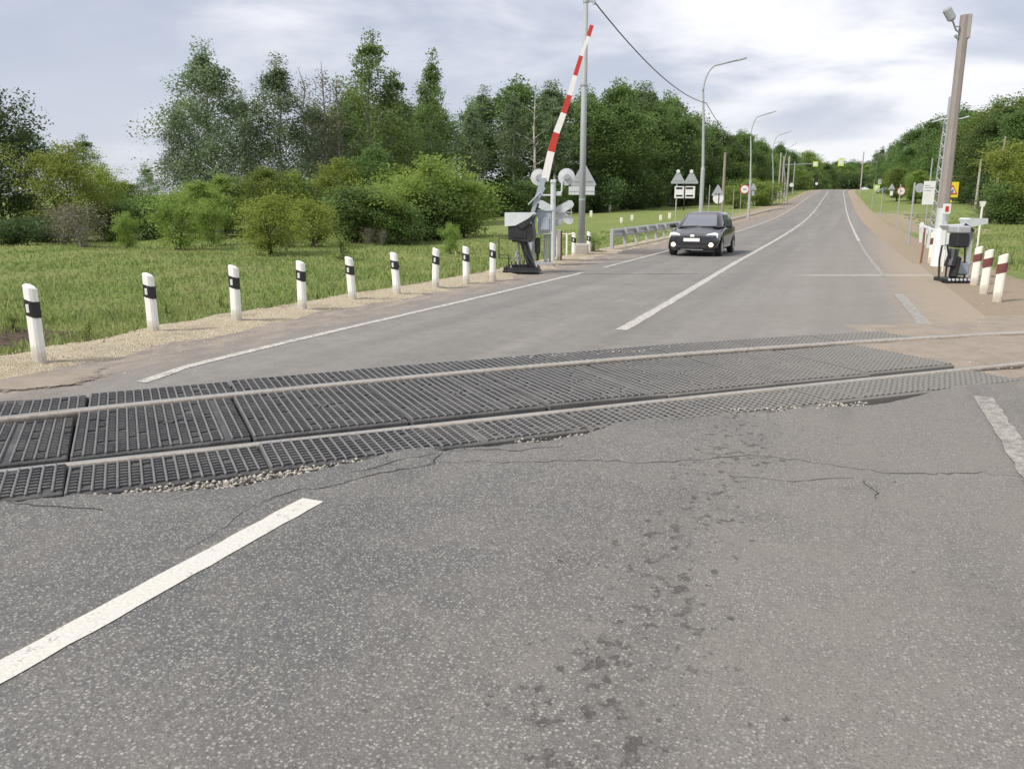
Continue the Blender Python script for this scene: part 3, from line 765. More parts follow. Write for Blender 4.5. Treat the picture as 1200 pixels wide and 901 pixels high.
# automatic barrier with raised arm
g = G(640, 312); k = px_unit(g); g0 = g
def L(px, py, dy=0.):   # photo pixel -> local xz in the barrier's plane (faces the camera), metres
    q = onplane(px, py, g0, dy) - g0; return (float(q[0] * RT[0] + q[1] * RT[1]), dy, float(q[2]))
e = empty('barrier', g, PSI, 'raised red and white striped crossing barrier with grey drive cabinet, leaning toward the tall pole', 'barrier')
mb = MB(); a, b = L(631, 258), L(646, 272); mb.box(((a[0] + b[0]) / 2, .05, (L(0, 246)[2] + b[2]) / 2), (b[0] - a[0] + .02, .40, L(0, 246)[2] - b[2]), bev=.03)
mb.box(((a[0] + b[0]) / 2 + .02, .05, L(0, 247)[2]), (b[0] - a[0] + .08, .46, .05), bev=.02)
mb.box(((a[0] + b[0]) / 2, -.16, (L(0, 252)[2] + b[2]) / 2), (.22, .02, .32), bev=.008)
mb.build('drive_cabinet', M['blue_grey'], e)
mb = MB()
for (x0, w_, dy) in ((624, .11, -.05), (640, .10, .1), (645, .06, .22)):
    q = L(x0, 290); mb.box((q[0], dy, L(0, 273)[2] / 2), (w_, w_, L(0, 273)[2]), bev=.01)
q0, q1 = L(621, 309), L(648, 309); mb.box(((q0[0] + q1[0]) / 2, .05, .05), (q1[0] - q0[0], .5, .10), bev=.01)
mb.box(((q0[0] + q1[0]) / 2, .05, L(0, 274)[2]), (q1[0] - q0[0] - .1, .42, .04), bev=.01)
mb.build('stand', M['galv'], e)
mb = MB(); q = L(630, 288); mb.box((q[0], -.04, q[2]), (.14, .22, .42), bev=.03); mb.box((q[0], -.04, q[2] - .28), (.06, .1, .2)); mb.build('counterweight', M['black_iron'], e)
mb = MB()
A = [L(617, 292, -.18), L(618, 268, -.18), L(627, 250, -.18), L(634, 224, -.18)]
mb.prism([(L(616, 0)[0], L(0, 300)[2]), (L(623, 0)[0], L(0, 300)[2]), (L(630, 0)[0], L(0, 252)[2]), (L(636, 0)[0], L(0, 228)[2]), (L(629, 0)[0], L(0, 228)[2]), (L(618, 0)[0], L(0, 266)[2])], -.24, -.14)
mb.prism([(L(629, 0)[0], L(0, 230)[2]), (L(637, 0)[0], L(0, 230)[2]), (L(641, 0)[0], L(0, 209)[2]), (L(634, 0)[0], L(0, 209)[2])], -.27, -.11)
mb.box((L(628, 0)[0], -.26, L(0, 252)[2]), (.05, .05, .6), rot=(0, .3, 0), m=1); mb.box((L(636, 0)[0], -.24, L(0, 226)[2]), (.30, .07, .06), rot=(0, -1.0, 0), m=0)
mb.tube([L(619, 240, -.27), L(633, 226, -.27)], .02, 6); mb.tube([(L(626, 0)[0], -.32, L(0, 262)[2]), (L(626, 0)[0], .3, L(0, 262)[2])], .05, 10, m=1)
mb.build('arm_holder', [M['blue_grey'], M['black_iron']], e)
stops = [(638.2, 212), (645.8, 178), (651.9, 156), (660.5, 133), (667.5, 112), (674, 89), (681, 66), (689.5, 43), (693.6, 30)]
mb = MB()
for i in range(len(stops) - 1):
    a, b = Vector(L(*stops[i], -.2)), Vector(L(*stops[i + 1], -.2)); d = (b - a).normalized(); s_ = Vector((d.z, 0, -d.x))
    w0 = .098 - .066 * i / 8; w1 = .098 - .066 * (i + 1) / 8
    if i == 6: w0 = w1 = .042
    if i == 7: w0 = w1 = .05
    poly = [(a - s_ * w0).xz[:], (a + s_ * w0).xz[:], (b + s_ * w1).xz[:], (b - s_ * w1).xz[:]]
    mb.prism(poly, -.2 - .04 * (1 - i / 14), -.2 + .04 * (1 - i / 14), m=1 - i % 2 if False else (0 if i % 2 == 0 else 1))
mb.build('arm', [M['arm_white'], M['arm_red']], e)

# light signal seen from behind, with the crossed boards below
g = G(649, 309); g0 = g
g = g + np.array([.1, .55, 0]); g[2] = float(terrain(g[0], g[1])); g0 = g
e = empty('crossing_signal', g, PSI, 'grey crossing light signal seen from behind, two round discs above a grey crossed board', 'light signal')
mb = MB(); x0 = L(648, 250)[0]; mb.tube([(x0, 0, -.1), (x0, 0, L(0, 211)[2])], .072, 12); mb.box((x0, 0, L(0, 213)[2]), (.16, .16, .10), bev=.02); mb.build('mast', M['pale_grey'], e)
mb = MB(); za = L(0, 229)[2]
xl, xr_ = L(634, 0)[0], L(662, 0)[0]
mb.tube([(xl, .02, L(0, 212)[2]), (xl, .02, za + .1), (xl + .1, .02, za), (xr_ - .12, .02, za), (xr_ - .02, .02, za + .10), (xr_, .02, L(0, 212)[2])], .026, 8)
mb.box((x0 + .12, .05, za + .04), (.24, .14, .12), bev=.02); mb.build('bracket', M['pale_grey'], e)
for (cx_, cy_, r_) in ((631.5, 208, 9.3), (664, 207.5, 9.6)):
    c = L(cx_, cy_); rr = r_ * depth(g0) / F
    mb = MB(); mb.disc((c[0], .05, c[2]), rr, .02, 28, dish=.03); dsc = mb.build('signal_disc', M['pale_grey'], e, smooth=False)
    mb = MB(); mb.tube([(c[0], -.10, c[2]), (c[0], .04, c[2])], [.075, .10], 14); mb.tube([(c[0] + .03, .06, c[2]), (c[0] + .03, .26, c[2])], .10, 14); mb.build('lamp_housing', M['galv'], dsc)
mb = MB(); c = L(651, 249)
for sgn in (1, -1):
    T = Matrix.Translation((c[0], .10 + .012 * sgn, c[2])) @ Euler((0, sgn * .50, 0)).to_matrix().to_4x4()
    hw = .56; hh = .115
    mb.prism([(-hw, -hh * .5), (-hw + .08, -hh), (hw - .08, -hh), (hw, -hh * .5), (hw, hh * .5), (hw - .08, hh), (-hw + .08, hh), (-hw, hh * .5)], -.008, .008, mat=T)
mb.build('crossed_board', M['pale_grey'], e)
mb = MB(); mb.box((c[0], .04, c[2]), (.95, .03, .03)); mb.box((c[0] + .44, .04, c[2] - .05), (.02, .03, .45)); mb.box((c[0] - .06, .04, c[2] - .28), (.5, .05, .18), bev=.01); mb.build('board_frame', M['galv'], e)

# tall grey pole on its concrete block
g = G(681, 301); g0 = g; kk = px_unit(g)
e = empty('utility_pole', g, PSI, 'tall grey round pole on a concrete block, behind the raised barrier', 'pole')
mb = MB(); zt = L(0, -22)[2]; mb.tube([(0, 0, .1), (0, 0, zt * .45), (0, 0, zt)], [.110, .095, .075], 16); mb.build('pole_shaft', M['pole_grey'], e, smooth=True)
mb = MB(); mb.box((0, 0, .17), (.44, .44, .52), bev=.04); mb.build('footing', M['conc'], e)
mb = MB(); zr = L(0, 2)[2]; mb.tube([(0, 0, zr - .05), (0, 0, zr + .05)],   .09, 14); mb.box((.16, 0, zr), (.16, .05, .05)); mb.tube([(.25, 0, zr - .09), (.25, 0, zr + .04)], .04, 8)
mb.build('clamp', M['galv'], e)
for zz in (100, 234): q = L(0, zz)[2]; mb = MB(); mb.tube([(0, 0, q - .025), (0, 0, q + .025)], .108, 14); mb.build('band', M['galv'], e)
poleP = g + np.array([.25 * math.cos(PSI), .25 * math.sin(PSI), zr])
# back of a warning sign on its own thin post, just behind the pole
def tri(r, cx_=0., cz=0., rnd=.12):
    out = []
    for an in (90, 210, 330):
        c0 = (cx_ + r * (1 - rnd) * math.cos(R(an)), cz + r * (1 - rnd) * math.sin(R(an)))
        for q in (-50, 0, 50): out.append((c0[0] + r * rnd * math.cos(R(an + q)), c0[1] + r * rnd * math.sin(R(an + q))))
    return out
g = G(681, 301) + np.array([.10, .9, 0]); g[2] = float(terrain(g[0], g[1])); g0 = g
e = empty('road_sign', g, PSI, 'grey back of a triangle sign and plate fixed behind the tall grey pole', 'sign', 'signs along the left verge')
x0 = L(685, 0)[0]
mb = MB(); mb.tube([(x0, 0, -.05), (x0, 0, L(0, 192)[2])], .032, 8); mb.build('sign_post', M['galv'], e)
c = L(684, 208.5); mb = MB(); mb.prism(tri(.47, c[0], c[2]), .045, .06); mb.box((c[0], .037, c[2] - .1), (.6, .012, .04)); mb.build('triangle_plate', M['sign_back'], e)
mb = MB(); c0, c1 = L(666.5, 228.5), L(697, 218.5); mb.box(((c0[0] + c1[0]) / 2, .05, (c0[2] + c1[2]) / 2), (c1[0] - c0[0], .015, c1[2] - c0[2])); mb.box(((c0[0] + c1[0]) / 2, .037, (c0[2] + c1[2]) / 2), (c1[0] - c0[0], .012, .04)); mb.build('lower_plate', M['pale_grey'], e)
# pole-side guide posts and the white stub
for (x, y, ty, lb) in ((672, 302, 273, 'white black-banded guide post at the left side of the tall pole footing'), (689.5, 299, 272, 'white black-banded guide post at the right side of the tall pole footing')):
    g = G(x, y); o = dup(PB, g, R(10), lb, 'white guide posts with black bands'); o.rotation_euler = (0, 0, R(10)); o.scale = (1, 1, (y - ty) * px_unit(g) / .80)
g = G(654, 307); e = empty('marker_post', g, PSI, 'square white post with a dark right side, between the barrier cabinet and the tall pole', 'marker post')
mb = MB(); mb.box((0, 0, .42), (.12, .12, .96), bev=.015); mb.build('post_body', M['cream_post'], e); mb = MB(); mb.box((.085, 0, .44), (.045, .10, .84), bev=.008); mb.build('dark_strip', M['rust'], e)
g = G(664, 304); e = empty('marker_post', g, PSI, 'thin cream rod with a crosspiece between the square white post and the tall pole', 'marker post')
mb = MB(); mb.tube([(0, 0, -.05), (0, 0, .78)], .03, 8); mb.tube([(-.22, 0, .76), (.24, 0, .77)], .018, 6); mb.build('rod', M['cream_post'], e)

# guard rails
def guardrail(pts_, label, hgt, mat, flip, group=None, sp=2.0, endw=None):
    P = np.array([np.array(p) for p in pts_]); e = empty('guard_rail', P[0], 0, label, 'guard rail', group); o = P[0]
    seg = []; 
    for i in range(len(P) - 1):
        n = max(1, int(np.linalg.norm(P[i + 1] - P[i]) / .5))
        for q in range(n): seg.append(P[i] + (P[i + 1] - P[i]) * q / n)
    seg.append(P[-1]); seg = np.array(seg)
    for s_ in seg: s_[2] = float(terrain(s_[0], s_[1]))
    prof = [(.0, -.155), (.012, -.155), (.05, -.11), (.05, -.06), (.0, -.02), (.0, .02), (.05, .06), (.05, .11), (.012, .155), (.0, .155), (-.006, .14), (.036, .10), (.036, .07), (-.014, .02), (-.014, -.02), (.036, -.07), (.036, -.10), (-.006, -.14)]
    vs = []; fs = []; k_ = len(prof)
    for i, s_ in enumerate(seg):
        d = seg[min(i + 1, len(seg) - 1)] - seg[max(i - 1, 0)]; d = d[:2] / np.linalg.norm(d[:2]); nn = np.array([d[1], -d[0]]) * flip
        for (a, b) in prof: vs.append((s_[0] - o[0] + nn[0] * a, s_[1] - o[1] + nn[1] * a, s_[2] - o[2] + hgt + b))
    for i in range(len(seg) - 1):
        for j in range(k_): fs.append((i * k_ + j, i * k_ + (j + 1) % k_, (i + 1) * k_ + (j + 1) % k_, (i + 1) * k_ + j))
    fs += [tuple(range(k_)), tuple((len(seg) - 1) * k_ + j for j in range(k_))]
    me = bpy.data.meshes.new('beam'); me.from_pydata([tuple(map(float, v)) for v in vs], [], fs); me.materials.append(mat); me.update()
    ob = bpy.data.objects.new('beam', me); COL.objects.link(ob); ob.parent = e
    acc = 0.
    step = int(sp / .5); pm = None
    for i in range(0, len(seg), step):
        s_ = seg[i]; d = seg[min(i + 1, len(seg) - 1)] - seg[max(i - 1, 0)]; an = math.atan2(d[1], d[0])
        mb = MB(); mb.box((0, 0, hgt / 2), (.06 if i else (endw or .06), .12, hgt + .30 - .0), bev=.004); mb.box((0, -.07 * flip, hgt), (.10, .05, .16), bev=.006)
        pm = mb.build('rail_post', mat, e); pm.location = (s_[0] - o[0], s_[1] - o[1], s_[2] - o[2]); pm.rotation_euler = (0, 0, an); pm.location.x -= math.sin(an) * -.09 * flip; pm.location.y += math.cos(an) * -.09 * flip * -1
    return e
a = G(714, 294.5); a2 = np.array([-8.0 - .1, 46., 0]); a3 = np.array([-8.6, 58., 0.])
guardrail([a, a2, a3], 'galvanised steel guard rail on posts at the left verge, running behind the black car', .62, M['galv'], 1, None, 2.0, .14)

# ------------------------------------------------------------------ signs, lamps and poles along the left verge
def lettering(e_parent, txt, size, loc, rot, mat, name='lettering'):
    cu = bpy.data.curves.new(name, 'FONT'); cu.body = txt; cu.size = size; cu.align_x = 'CENTER'; cu.align_y = 'CENTER'; cu.extrude = .003; cu.resolution_u = 2
    o = bpy.data.objects.new(name, cu); COL.objects.link(o); o.parent = e_parent; o.location = loc; o.rotation_euler = rot; cu.materials.append(mat); return o
def sgn(name, px, w_, label, group, build, post=(None, None), zp=None, pm='galv', cat='sign'):
    global g0
    g = D(px, w_); g0 = g; e = empty(name, g, PSI, label, cat, group); build(e); return e
def post_to(e, py, r=.035, x=0., m='galv'):
    mb = MB(); mb.tube([(x, .0, -.1), (x, .0, L(0, py)[2])], r, 8); mb.build('sign_post', M[m], e)
def plate(e, name, x0, y0, x1, y1, mat, dy=-.05, th=.02):
    a, b = L(x0, y1), L(x1, y0); mb = MB(); mb.box(((a[0] + b[0]) / 2, dy, (a[2] + b[2]) / 2), (b[0] - a[0], th, b[2] - a[2]), bev=.004); return mb.build(name, mat, e)
def round_plate(e, cx_, cy_, rpx, front, ring=None, dy=-.05):
    c = L(cx_, cy_); r = rpx * depth(g0) / F; mb = MB(); mb.disc((c[0], dy, c[2]), r, .02, 28); o = mb.build('round_plate', ring or front, e)
    if ring: mb = MB(); mb.disc((c[0], dy - .014, c[2]), r * .84, .01, 28); mb.build('white_face', front, o)
    return o, c, r
def tri_plate(e, cx_, cy_, rpx, mat, dy=-.05):
    c = L(cx_, cy_); mb = MB(); r = rpx * depth(g0) / F; mb.prism(tri(r, c[0], c[2]), dy - .01, dy + .01); mb.box((c[0], dy - .02, c[2] - r * .2), (r * 1.1, .015, .05)); o = mb.build('triangle_plate', mat, e)
    return o
def b_twin(e):
    post_to(e, 200, .04, L(802.5, 0)[0], 'lamp_grey')
    tri_plate(e, 794.5, 210, 9.4, M['sign_back']); tri_plate(e, 810, 210, 9.4, M['sign_back'])
    for xx in (794.5, 810): c = L(xx, 201); mb = MB(); mb.disc((c[0], -.07, c[2]), .11, .06, 12); mb.build('lamp', M['sign_white'], e)
    p = plate(e, 'bar_plate', 790, 218.5, 814.5, 232.5, M['sign_white'])
    for (y0, y1) in ((219.6, 222.), (228.6, 230.6)):
        for (x0, x1) in ((792, 799.5), (803.5, 812)): plate(p, 'dark_bar', x0, y0, x1, y1, M['sign_black'], -.066, .008)
    plate(p, 'dark_upright', 800.2, 216, 803, 247, M['sign_black'], -.072, .012)
sgn('road_sign', 802.5, 52, 'pair of grey triangle signs above a white barred plate, beside the nearest curved lamp', 'signs along the left verge', b_twin)
def b_e(e):
    post_to(e, 217, .03, L(843, 0)[0]); tri_plate(e, 841, 225, 8, M['sign_back']); round_plate(e, 841.5, 232.5, 6.2, M['sign_white']); plate(e, 'dark_upright', 841.2, 226, 843, 239, M['sign_black'], -.068, .008)
sgn('road_sign', 842, 58, 'grey triangle over a white round plate, beside a short wooden pole', 'signs along the left verge', b_e)
def b_f(e):
    post_to(e, 222, .03, L(873, 0)[0]); o, c, r = round_plate(e, 872.5, 222, 5.2, M['sign_white'], M['sign_red'])
    mb = MB(); mb.box((c[0], -.078, c[2]), (r * .8, .008, r * .16)); mb.build('dark_mark', M['sign_black'], o)
sgn('road_sign', 872.5, 76, 'white red-rimmed round sign with a dark mark, before the second curved lamp', 'signs along the left verge', b_f)
def b_f2(e):
    post_to(e, 216, .03, L(882, 0)[0]); tri_plate(e, 882.5, 220, 5, M['sign_back']); plate(e, 'lower_plate', 880.5, 224, 884, 229.5, M['sign_back'])
sgn('road_sign', 882, 84, 'small grey triangle sign over a narrow plate, just right of the second curved lamp', 'signs along the left verge', b_f2)
def b_ped(e):
    post_to(e, 217, .05, L(913, 0)[0]); p = plate(e, 'lime_plate', 909.8, 218, 916.5, 225.2, M['sign_lime']); plate(p, 'blue_square', 911, 219.2, 915.3, 224, M['sign_blue'], -.066, .008); c = L(913.1, 221.9)
    mb = MB(); mb.prism([(c[0] - .16, c[2] - .17), (c[0] + .16, c[2] - .17), (c[0], c[2] + .2)], -.085, -.078); mb.build('white_triangle', M['sign_white'], p)
sgn('crossing_sign', 913, 128, 'small lime bordered pedestrian crossing sign low on a pole at the left verge', 'pedestrian crossing signs', b_ped)
def b_r(e): post_to(e, 214, .05, L(927.5, 0)[0]); round_plate(e, 927.5, 217, 2.4, M['sign_white'])
sgn('road_sign', 927.5, 150, 'tiny white round sign at the left verge, right of the lime crossing sign', 'signs along the left verge', b_r)
def b_r2(e):
    post_to(e, 210, .09, L(956.5, 0)[0], 'sign_black'); plate(e, 'dark_board', 953.5, 208.5, 959, 219, M['sign_black']); round_plate(e, 956.8, 215.5, 1.6, M['sign_white'], None, -.08)
sgn('road_sign', 956.5, 236, 'tiny white disc on a dark board where the road meets the far wood', 'signs along the left verge', b_r2)
# overhead crossing sign gantry
def b_gan(e):
    for px in (931.5, 945.5): q = L(px, 0)[0]; mb = MB(); mb.tube([(q, 0, -.2), (q, 0, L(0, 190)[2])], .11, 8); mb.build('gantry_post', M['lamp_grey'], e)
    a, b = L(915, 193.5), L(956, 192); mb = MB(); mb.tube([(a[0], 0, a[2]), (b[0], 0, b[2])], .08, 8); mb.build('gantry_beam', M['lamp_grey'], e)
    p = plate(e, 'lime_plate', 952.3, 189.5, 958.5, 195.5, M['sign_lime'], -.16, .04); plate(p, 'white_square', 953.6, 190.8, 957.2, 194.3, M['sign_white'], -.19, .02)
sgn('sign_gantry', 938, 200, 'two post gantry with a horizontal beam carrying a small lime square at its right end', None, b_gan, cat='sign gantry')
def b_gan2(e):
    q = L(1028.5, 0)[0]; mb = MB(); mb.tube([(q, 0, -.2), (q, 0, L(0, 178)[2])], [.17, .13], 8); mb.build('gantry_post', M['conc'], e)
    a, b = L(983, 190), L(1028.5, 190.5); mb = MB(); mb.tube([(a[0], 0, a[2]), (b[0], 0, b[2])], .05, 8); mb.build('gantry_beam', M['lamp_grey'], e)
    p = plate(e, 'lime_plate', 981.5, 186.5, 989, 194.8, M['sign_lime'], -.12, .04); plate(p, 'white_square', 983, 188, 987.4, 193.2, M['sign_white'], -.15, .02)
    p = plate(e, 'low_lime_plate', 1023.8, 216.8, 1030.8, 223.8, M['sign_lime'], -.20, .04); plate(p, 'white_square', 1025.3, 218.3, 1029.3, 222.2, M['sign_white'], -.23, .02)
    plate(e, 'low_white_plate', 1028.5, 210.5, 1033, 216, M['sign_white'], -.20, .04)
sgn('sign_gantry', 1028.5, 190, 'concrete pole with a long arm carrying a lime square sign over the far road', None, b_gan2, cat='sign gantry')

def lamp(px, w_, zpx_bend, tip, label, r=.10, group='curved street lamps on the left verge', bend_x=None):
    global g0
    g = D(px, w_); g0 = g; e = empty('street_lamp', g, PSI, label, 'street lamp', group)
    b = L(px + (2 if bend_x is None else bend_x), zpx_bend); t_ = L(*tip); zb = b[2]; dx = t_[0] - b[0]; dz = t_[2] - zb
    mb = MB(); mb.tube([(0, 0, -.1), (0, 0, zb * .45)], [r * 1.25, r * 1.2], 12); mb.tube([(0, 0, zb * .45), (0, 0, zb * .47), (b[0] * .5, 0, zb * .8), (b[0], 0, zb)], [r * 1.2, r * .85, r * .7, r * .6], 12); mb.box((0, -.12, 1.0), (.12, .06, .4), bev=.01); mb.build('pole_shaft', M['lamp_grey'], e, smooth=False)
    pts_ = [(b[0], 0, zb)]
    for i in range(1, 9):
        a_ = i / 8; an = a_ * R(78); pts_.append((b[0] + dx * .34 * (1 - math.cos(an)), 0, zb + dz * .80 * math.sin(an) / math.sin(R(78))))
    pts_.append((b[0] + dx * .82, 0, zb + dz * .96)); mb = MB(); mb.tube(pts_, r * .48, 8); mb.build('arm', M['lamp_grey'], e, smooth=True)
    mb = MB(); n = Vector((dx * .3, 0, dz * .12)); 
    c = Vector((b[0] + dx * .9, 0, zb + dz * .985)); an = math.atan2(dz * .18, dx * .5)
    mb.box(tuple(c), (abs(dx) * .24, .22, .10), rot=(0, -an, 0), bev=.03); mb.build('lamp_head', M['sign_back'], e)
    return e, L
e, _ = lamp(821.5, 50, 108, (874, 69), 'tall curved street lamp nearest the camera, rising behind the black car', .105, bend_x=2.5)
wireA = np.array(e.location) + np.array([0, 0, L(0, 121)[2]])
lamp(877.5, 76, 160, (909, 131), 'second curved street lamp, behind the red rimmed round sign', .10, bend_x=2.3)
lamp(904, 122, 180, (927, 154), 'third curved street lamp, left of the cluster of thin poles', .11, bend_x=1)
lamp(918, 165, 195, (934, 168), 'farthest curved street lamp, among the thin poles', .11, bend_x=1)
def pole(px, w_, ytop, label, r=.12, mat='conc', group='bare poles along the road', lean=0.):
    global g0
    g = D(px, w_); g0 = g; e = empty('bare_pole', g, PSI, label, 'pole', group); z = L(0, ytop)[2]
    mb = MB(); mb.tube([(0, 0, -.2), (lean * z / 2, 0, z / 2), (lean * z, 0, z)], [r * 1.2, r, r * .8], 8); mb.build('pole_shaft', M[mat], e); return e, z
pole(846.5, 62, 179, 'short weathered wooden pole beside the split white round sign', .11, 'wood')
pole(911, 135, 179, 'leftmost of the thin pale poles near the lime crossing sign', .13)
pole(914.8, 138, 183, 'thin pale pole carrying the low lime crossing sign', .12)
pole(921, 128, 183, 'thicker pale pole right of the low lime crossing sign', .17)
pole(1143, 95, 187, 'slim pale pole standing in the right field before the wood', .13)
e, z = pole(1163, 90, 160, 'leaning old pole with a small crossarm by the yellow green tree on the right', .12, 'wood', lean=.06)
mb = MB(); mb.box((.06 * z * .95, 0, z * .93), (.9, .08, .08)); mb.build('crossarm', M['wood'], e)
# overhead wire from the tall pole to the first lamp and on
def wire(p0, p1, sag, label, r=.014):
    p0, p1 = np.array(p0), np.array(p1); e = empty('overhead_wire', p0, 0, label, 'wire', 'overhead wires'); pts_ = []
    for i in range(17):
        a_ = i / 16; q = p0 + (p1 - p0) * a_ - p0; q[2] -= sag * 4 * a_ * (1 - a_); pts_.append(tuple(q))
    mb = MB(); mb.tube(pts_, r, 5); mb.build('cable', M['wire'], e); return e
wire(poleP, wireA, .55, 'dark cable sagging from the tall grey pole to the nearest curved lamp', .022)
gB = D(877, 76); g0 = gB; wire(wireA, gB + np.array([0, 0, L(0, 185)[2]]), .5, 'dark cable continuing from the nearest curved lamp to the second one', .022)
# small pegs in the left field
for (px, y0, y1, w_, lb) in ((633, 237, 246, 60, 'white peg in the field behind the barrier cabinet'), (692.5, 247, 255, 42, 'short white peg in the field just right of the tall pole'), (714.5, 240, 248.5, 62, 'white peg standing highest in the field above the guard rail end'),
                             (728, 255, 262, 44, 'cream peg close above the guard rail'), (740.5, 252, 259, 48, 'yellowish peg above the middle of the guard rail'), (774, 252, 259, 46, 'cream peg near the car end of the guard rail'), (784.5, 249.5, 257, 52, 'white peg nearest the black car')):
    g = G(px, y1); g0 = g; w_ = depth(g); e = empty('field_peg', g, PSI, lb, 'peg', 'white pegs in the left field'); mb = MB(); zt = ztop(px, y0, w_) - g[2]; mb.box((0, 0, zt / 2 - .05), (px_unit(g) * 3., px_unit(g) * 3., zt + .1), bev=.02); mb.build('peg_body', M['cream_post'], e)

# ------------------------------------------------------------------ right side
g = G(1098, 312); g0 = g; kR = px_unit(g)
e = empty('utility_pole', g, PSI, 'brown concrete pole with white painted foot and a tilted lamp, right of the road', 'pole')
mb = MB(); zt = L(0, 18)[2]; zw = L(0, 268)[2]; zg = L(0, 244)[2]
f_ = lambda z: (.102 + .052 * (1 - max(0., min(1., z / zt))) ** 3)
def sqpole(mb, z0, z1, m, grow=0.):
    n = 8; pr = lambda z: [( (f_(z) + grow) * math.copysign(min(1, abs(math.cos(a_)) * 1.25), math.cos(a_)), (f_(z) + grow) * math.copysign(min(1, abs(math.sin(a_)) * 1.25), math.sin(a_)), z) for a_ in [2 * math.pi * (i + .5) / n for i in range(n)]]
    vs = pr(z0) + pr(z1); fs = [tuple(range(n - 1, -1, -1)), tuple(range(n, 2 * n))] + [(i, (i + 1) % n, (i + 1) % n + n, i + n) for i in range(n)]; mb.add(vs, fs, m)
sqpole(mb, -.2, zw, 2); sqpole(mb, zw, zg, 1); sqpole(mb, zg, zt * .6, 0); sqpole(mb, zt * .6, zt, 0)
mb.build('pole_shaft', [M['conc_brown'], M['pale_grey'], M['sign_white']], e)
mb = MB(); z0_ = L(0, 45)[2]; mb.box((.08, -.02, (z0_ + zt) / 2), (.12, .17, zt - z0_ + .05), bev=.02); mb.build('brace', M['conc'], e)
mb = MB(); a, b = L(1127, 40), L(1117, 24); xx = L(1128, 0)[0]
mb.tube([(.0, 0, L(0, 42)[2]), (-.22, -.05, L(0, 36)[2]), (-.36, -.1, L(0, 25)[2])], .022, 8); mb.tube([(.0, 0, L(0, 32)[2]), (-.26, -.06, L(0, 32)[2])], .015, 6); mb.tube([(-.12, 0, L(0, 45)[2]), (-.2, 0, L(0, 42)[2])], .04, 8); mb.build('arm', M['galv'], e)
mb = MB(); mb.box((-.47, -.14, L(0, 18.5)[2]), (.20, .17, .36), rot=(0, -.62, 0), bev=.05); mb.build('lamp_head', M['pole_grey'], e)
p = None; g0 = g
a = L(1096, 244); mb = MB(); mb.box((-.03, -.23, L(0, 245)[2]), (.20, .02, .26), bev=.005, m=0); mb.box((-.03, -.243, L(0, 245)[2]), (.09, .006, .14), m=1); mb.build('number_plate', [M['sign_white'], M['arm_red']], e)
# lattice mast behind
g = D(1101, 36); g0 = g; e = empty('lattice_mast', g, PSI, 'tapered lattice mast with insulators behind the brown concrete pole', 'mast')
zt = ztop(1108, 140, 36) - g[2]; ww = lambda z: .24 - .10 * z / zt
lx_ = lambda z: .02 * z
mb = MB()
for sx in (-1, 1):
    for sy in (-1, 1): mb.tube([(sx * ww(0) , sy * ww(0), -.1), (sx * ww(zt) , sy * ww(zt), zt)], .028, 5)
mb.build('leg_angles', M['galv'], e)
mb = MB(); n = 22
for i in range(n):
    z0_, z1_ = zt * i / n, zt * (i + 1) / n; sgn_ = 1 if i % 2 else -1
    for sy in (-1, 1): mb.tube([(-sgn_ * ww(z0_), sy * ww(z0_), z0_), (sgn_ * ww(z1_), sy * ww(z1_), z1_)], .022, 4)
    for sx in (-1, 1): mb.tube([(sx * ww(z0_), -sgn_ * ww(z0_), z0_), (sx * ww(z1_), sgn_ * ww(z1_), z1_)], .022, 4)
mb.build('lattice', M['galv'], e)
mb = MB(); mb.box((0, 0, zt + .45), (.20, .2, 1.0), bev=.03); mb.tube([(0, 0, zt + .9), (0, 0, zt + 1.5)], .03, 6); mb.build('top_box', M['blue_grey'], e)
mb = MB(); mb.tube([(-.75, 0, zt - .12), (-.3, 0, zt), (.5, 0, zt + .02), (.85, 0, zt + .12)], .03, 6); mb.build('crossarm', M['pale_grey'], e)
# white board, round back, triangle, round sign, yellow sign
def b_board(e):
    post_to(e, 214, .04, L(1094.5, 0)[0]); o = plate(e, 'board', 1079.5, 212.5, 1096, 240, M['sign_white'])
    for (x0, x1, yy) in ((1082, 1089, 217), (1083, 1093, 219.6), (1082, 1090, 223)): plate(o, 'faint_line', x0, yy, x1, yy + .9, M['sign_back'], -.064, .008)
sgn('notice_board', 1087.5, 33, 'large white upright notice board at the left side of the brown concrete pole', None, b_board, cat='notice board')
def b_rb(e): post_to(e, 216, .035, L(1077.5, 0)[0]); round_plate(e, 1077.5, 220.5, 5.4, M['sign_back'])
sgn('road_sign', 1077.5, 52, 'grey round back of a sign, just left of the white notice board', 'signs along the right verge', b_rb)
def b_r3(e):
    post_to(e, 222, .035, L(1056, 0)[0]); o, c, r = round_plate(e, 1055.8, 224.2, 4.8, M['sign_white'], M['sign_red'])
    lettering(o, '3,5', r * .7, (c[0], -.085, c[2]), (R(90), 0, 0), M['sign_black']) if False else None
    mb = MB(); mb.box((c[0], -.078, c[2]), (r * .7, .008, r * .16)); mb.build('dark_mark', M['sign_black'], o)
sgn('road_sign', 1056, 82, 'white round sign with a red rim in the right field, right of the small triangle', 'signs along the right verge', b_r3)
def b_t(e): post_to(e, 215, .035, L(1044.5, 0)[0]); tri_plate(e, 1044.8, 220, 4.4, M['sign_back']); plate(e, 'lower_plate', 1042.4, 224, 1046.4, 229.5, M['sign_white'])
sgn('road_sign', 1044.8, 98, 'small grey triangle over a pale plate in the right field, left of the round sign', 'signs along the right verge', b_t)
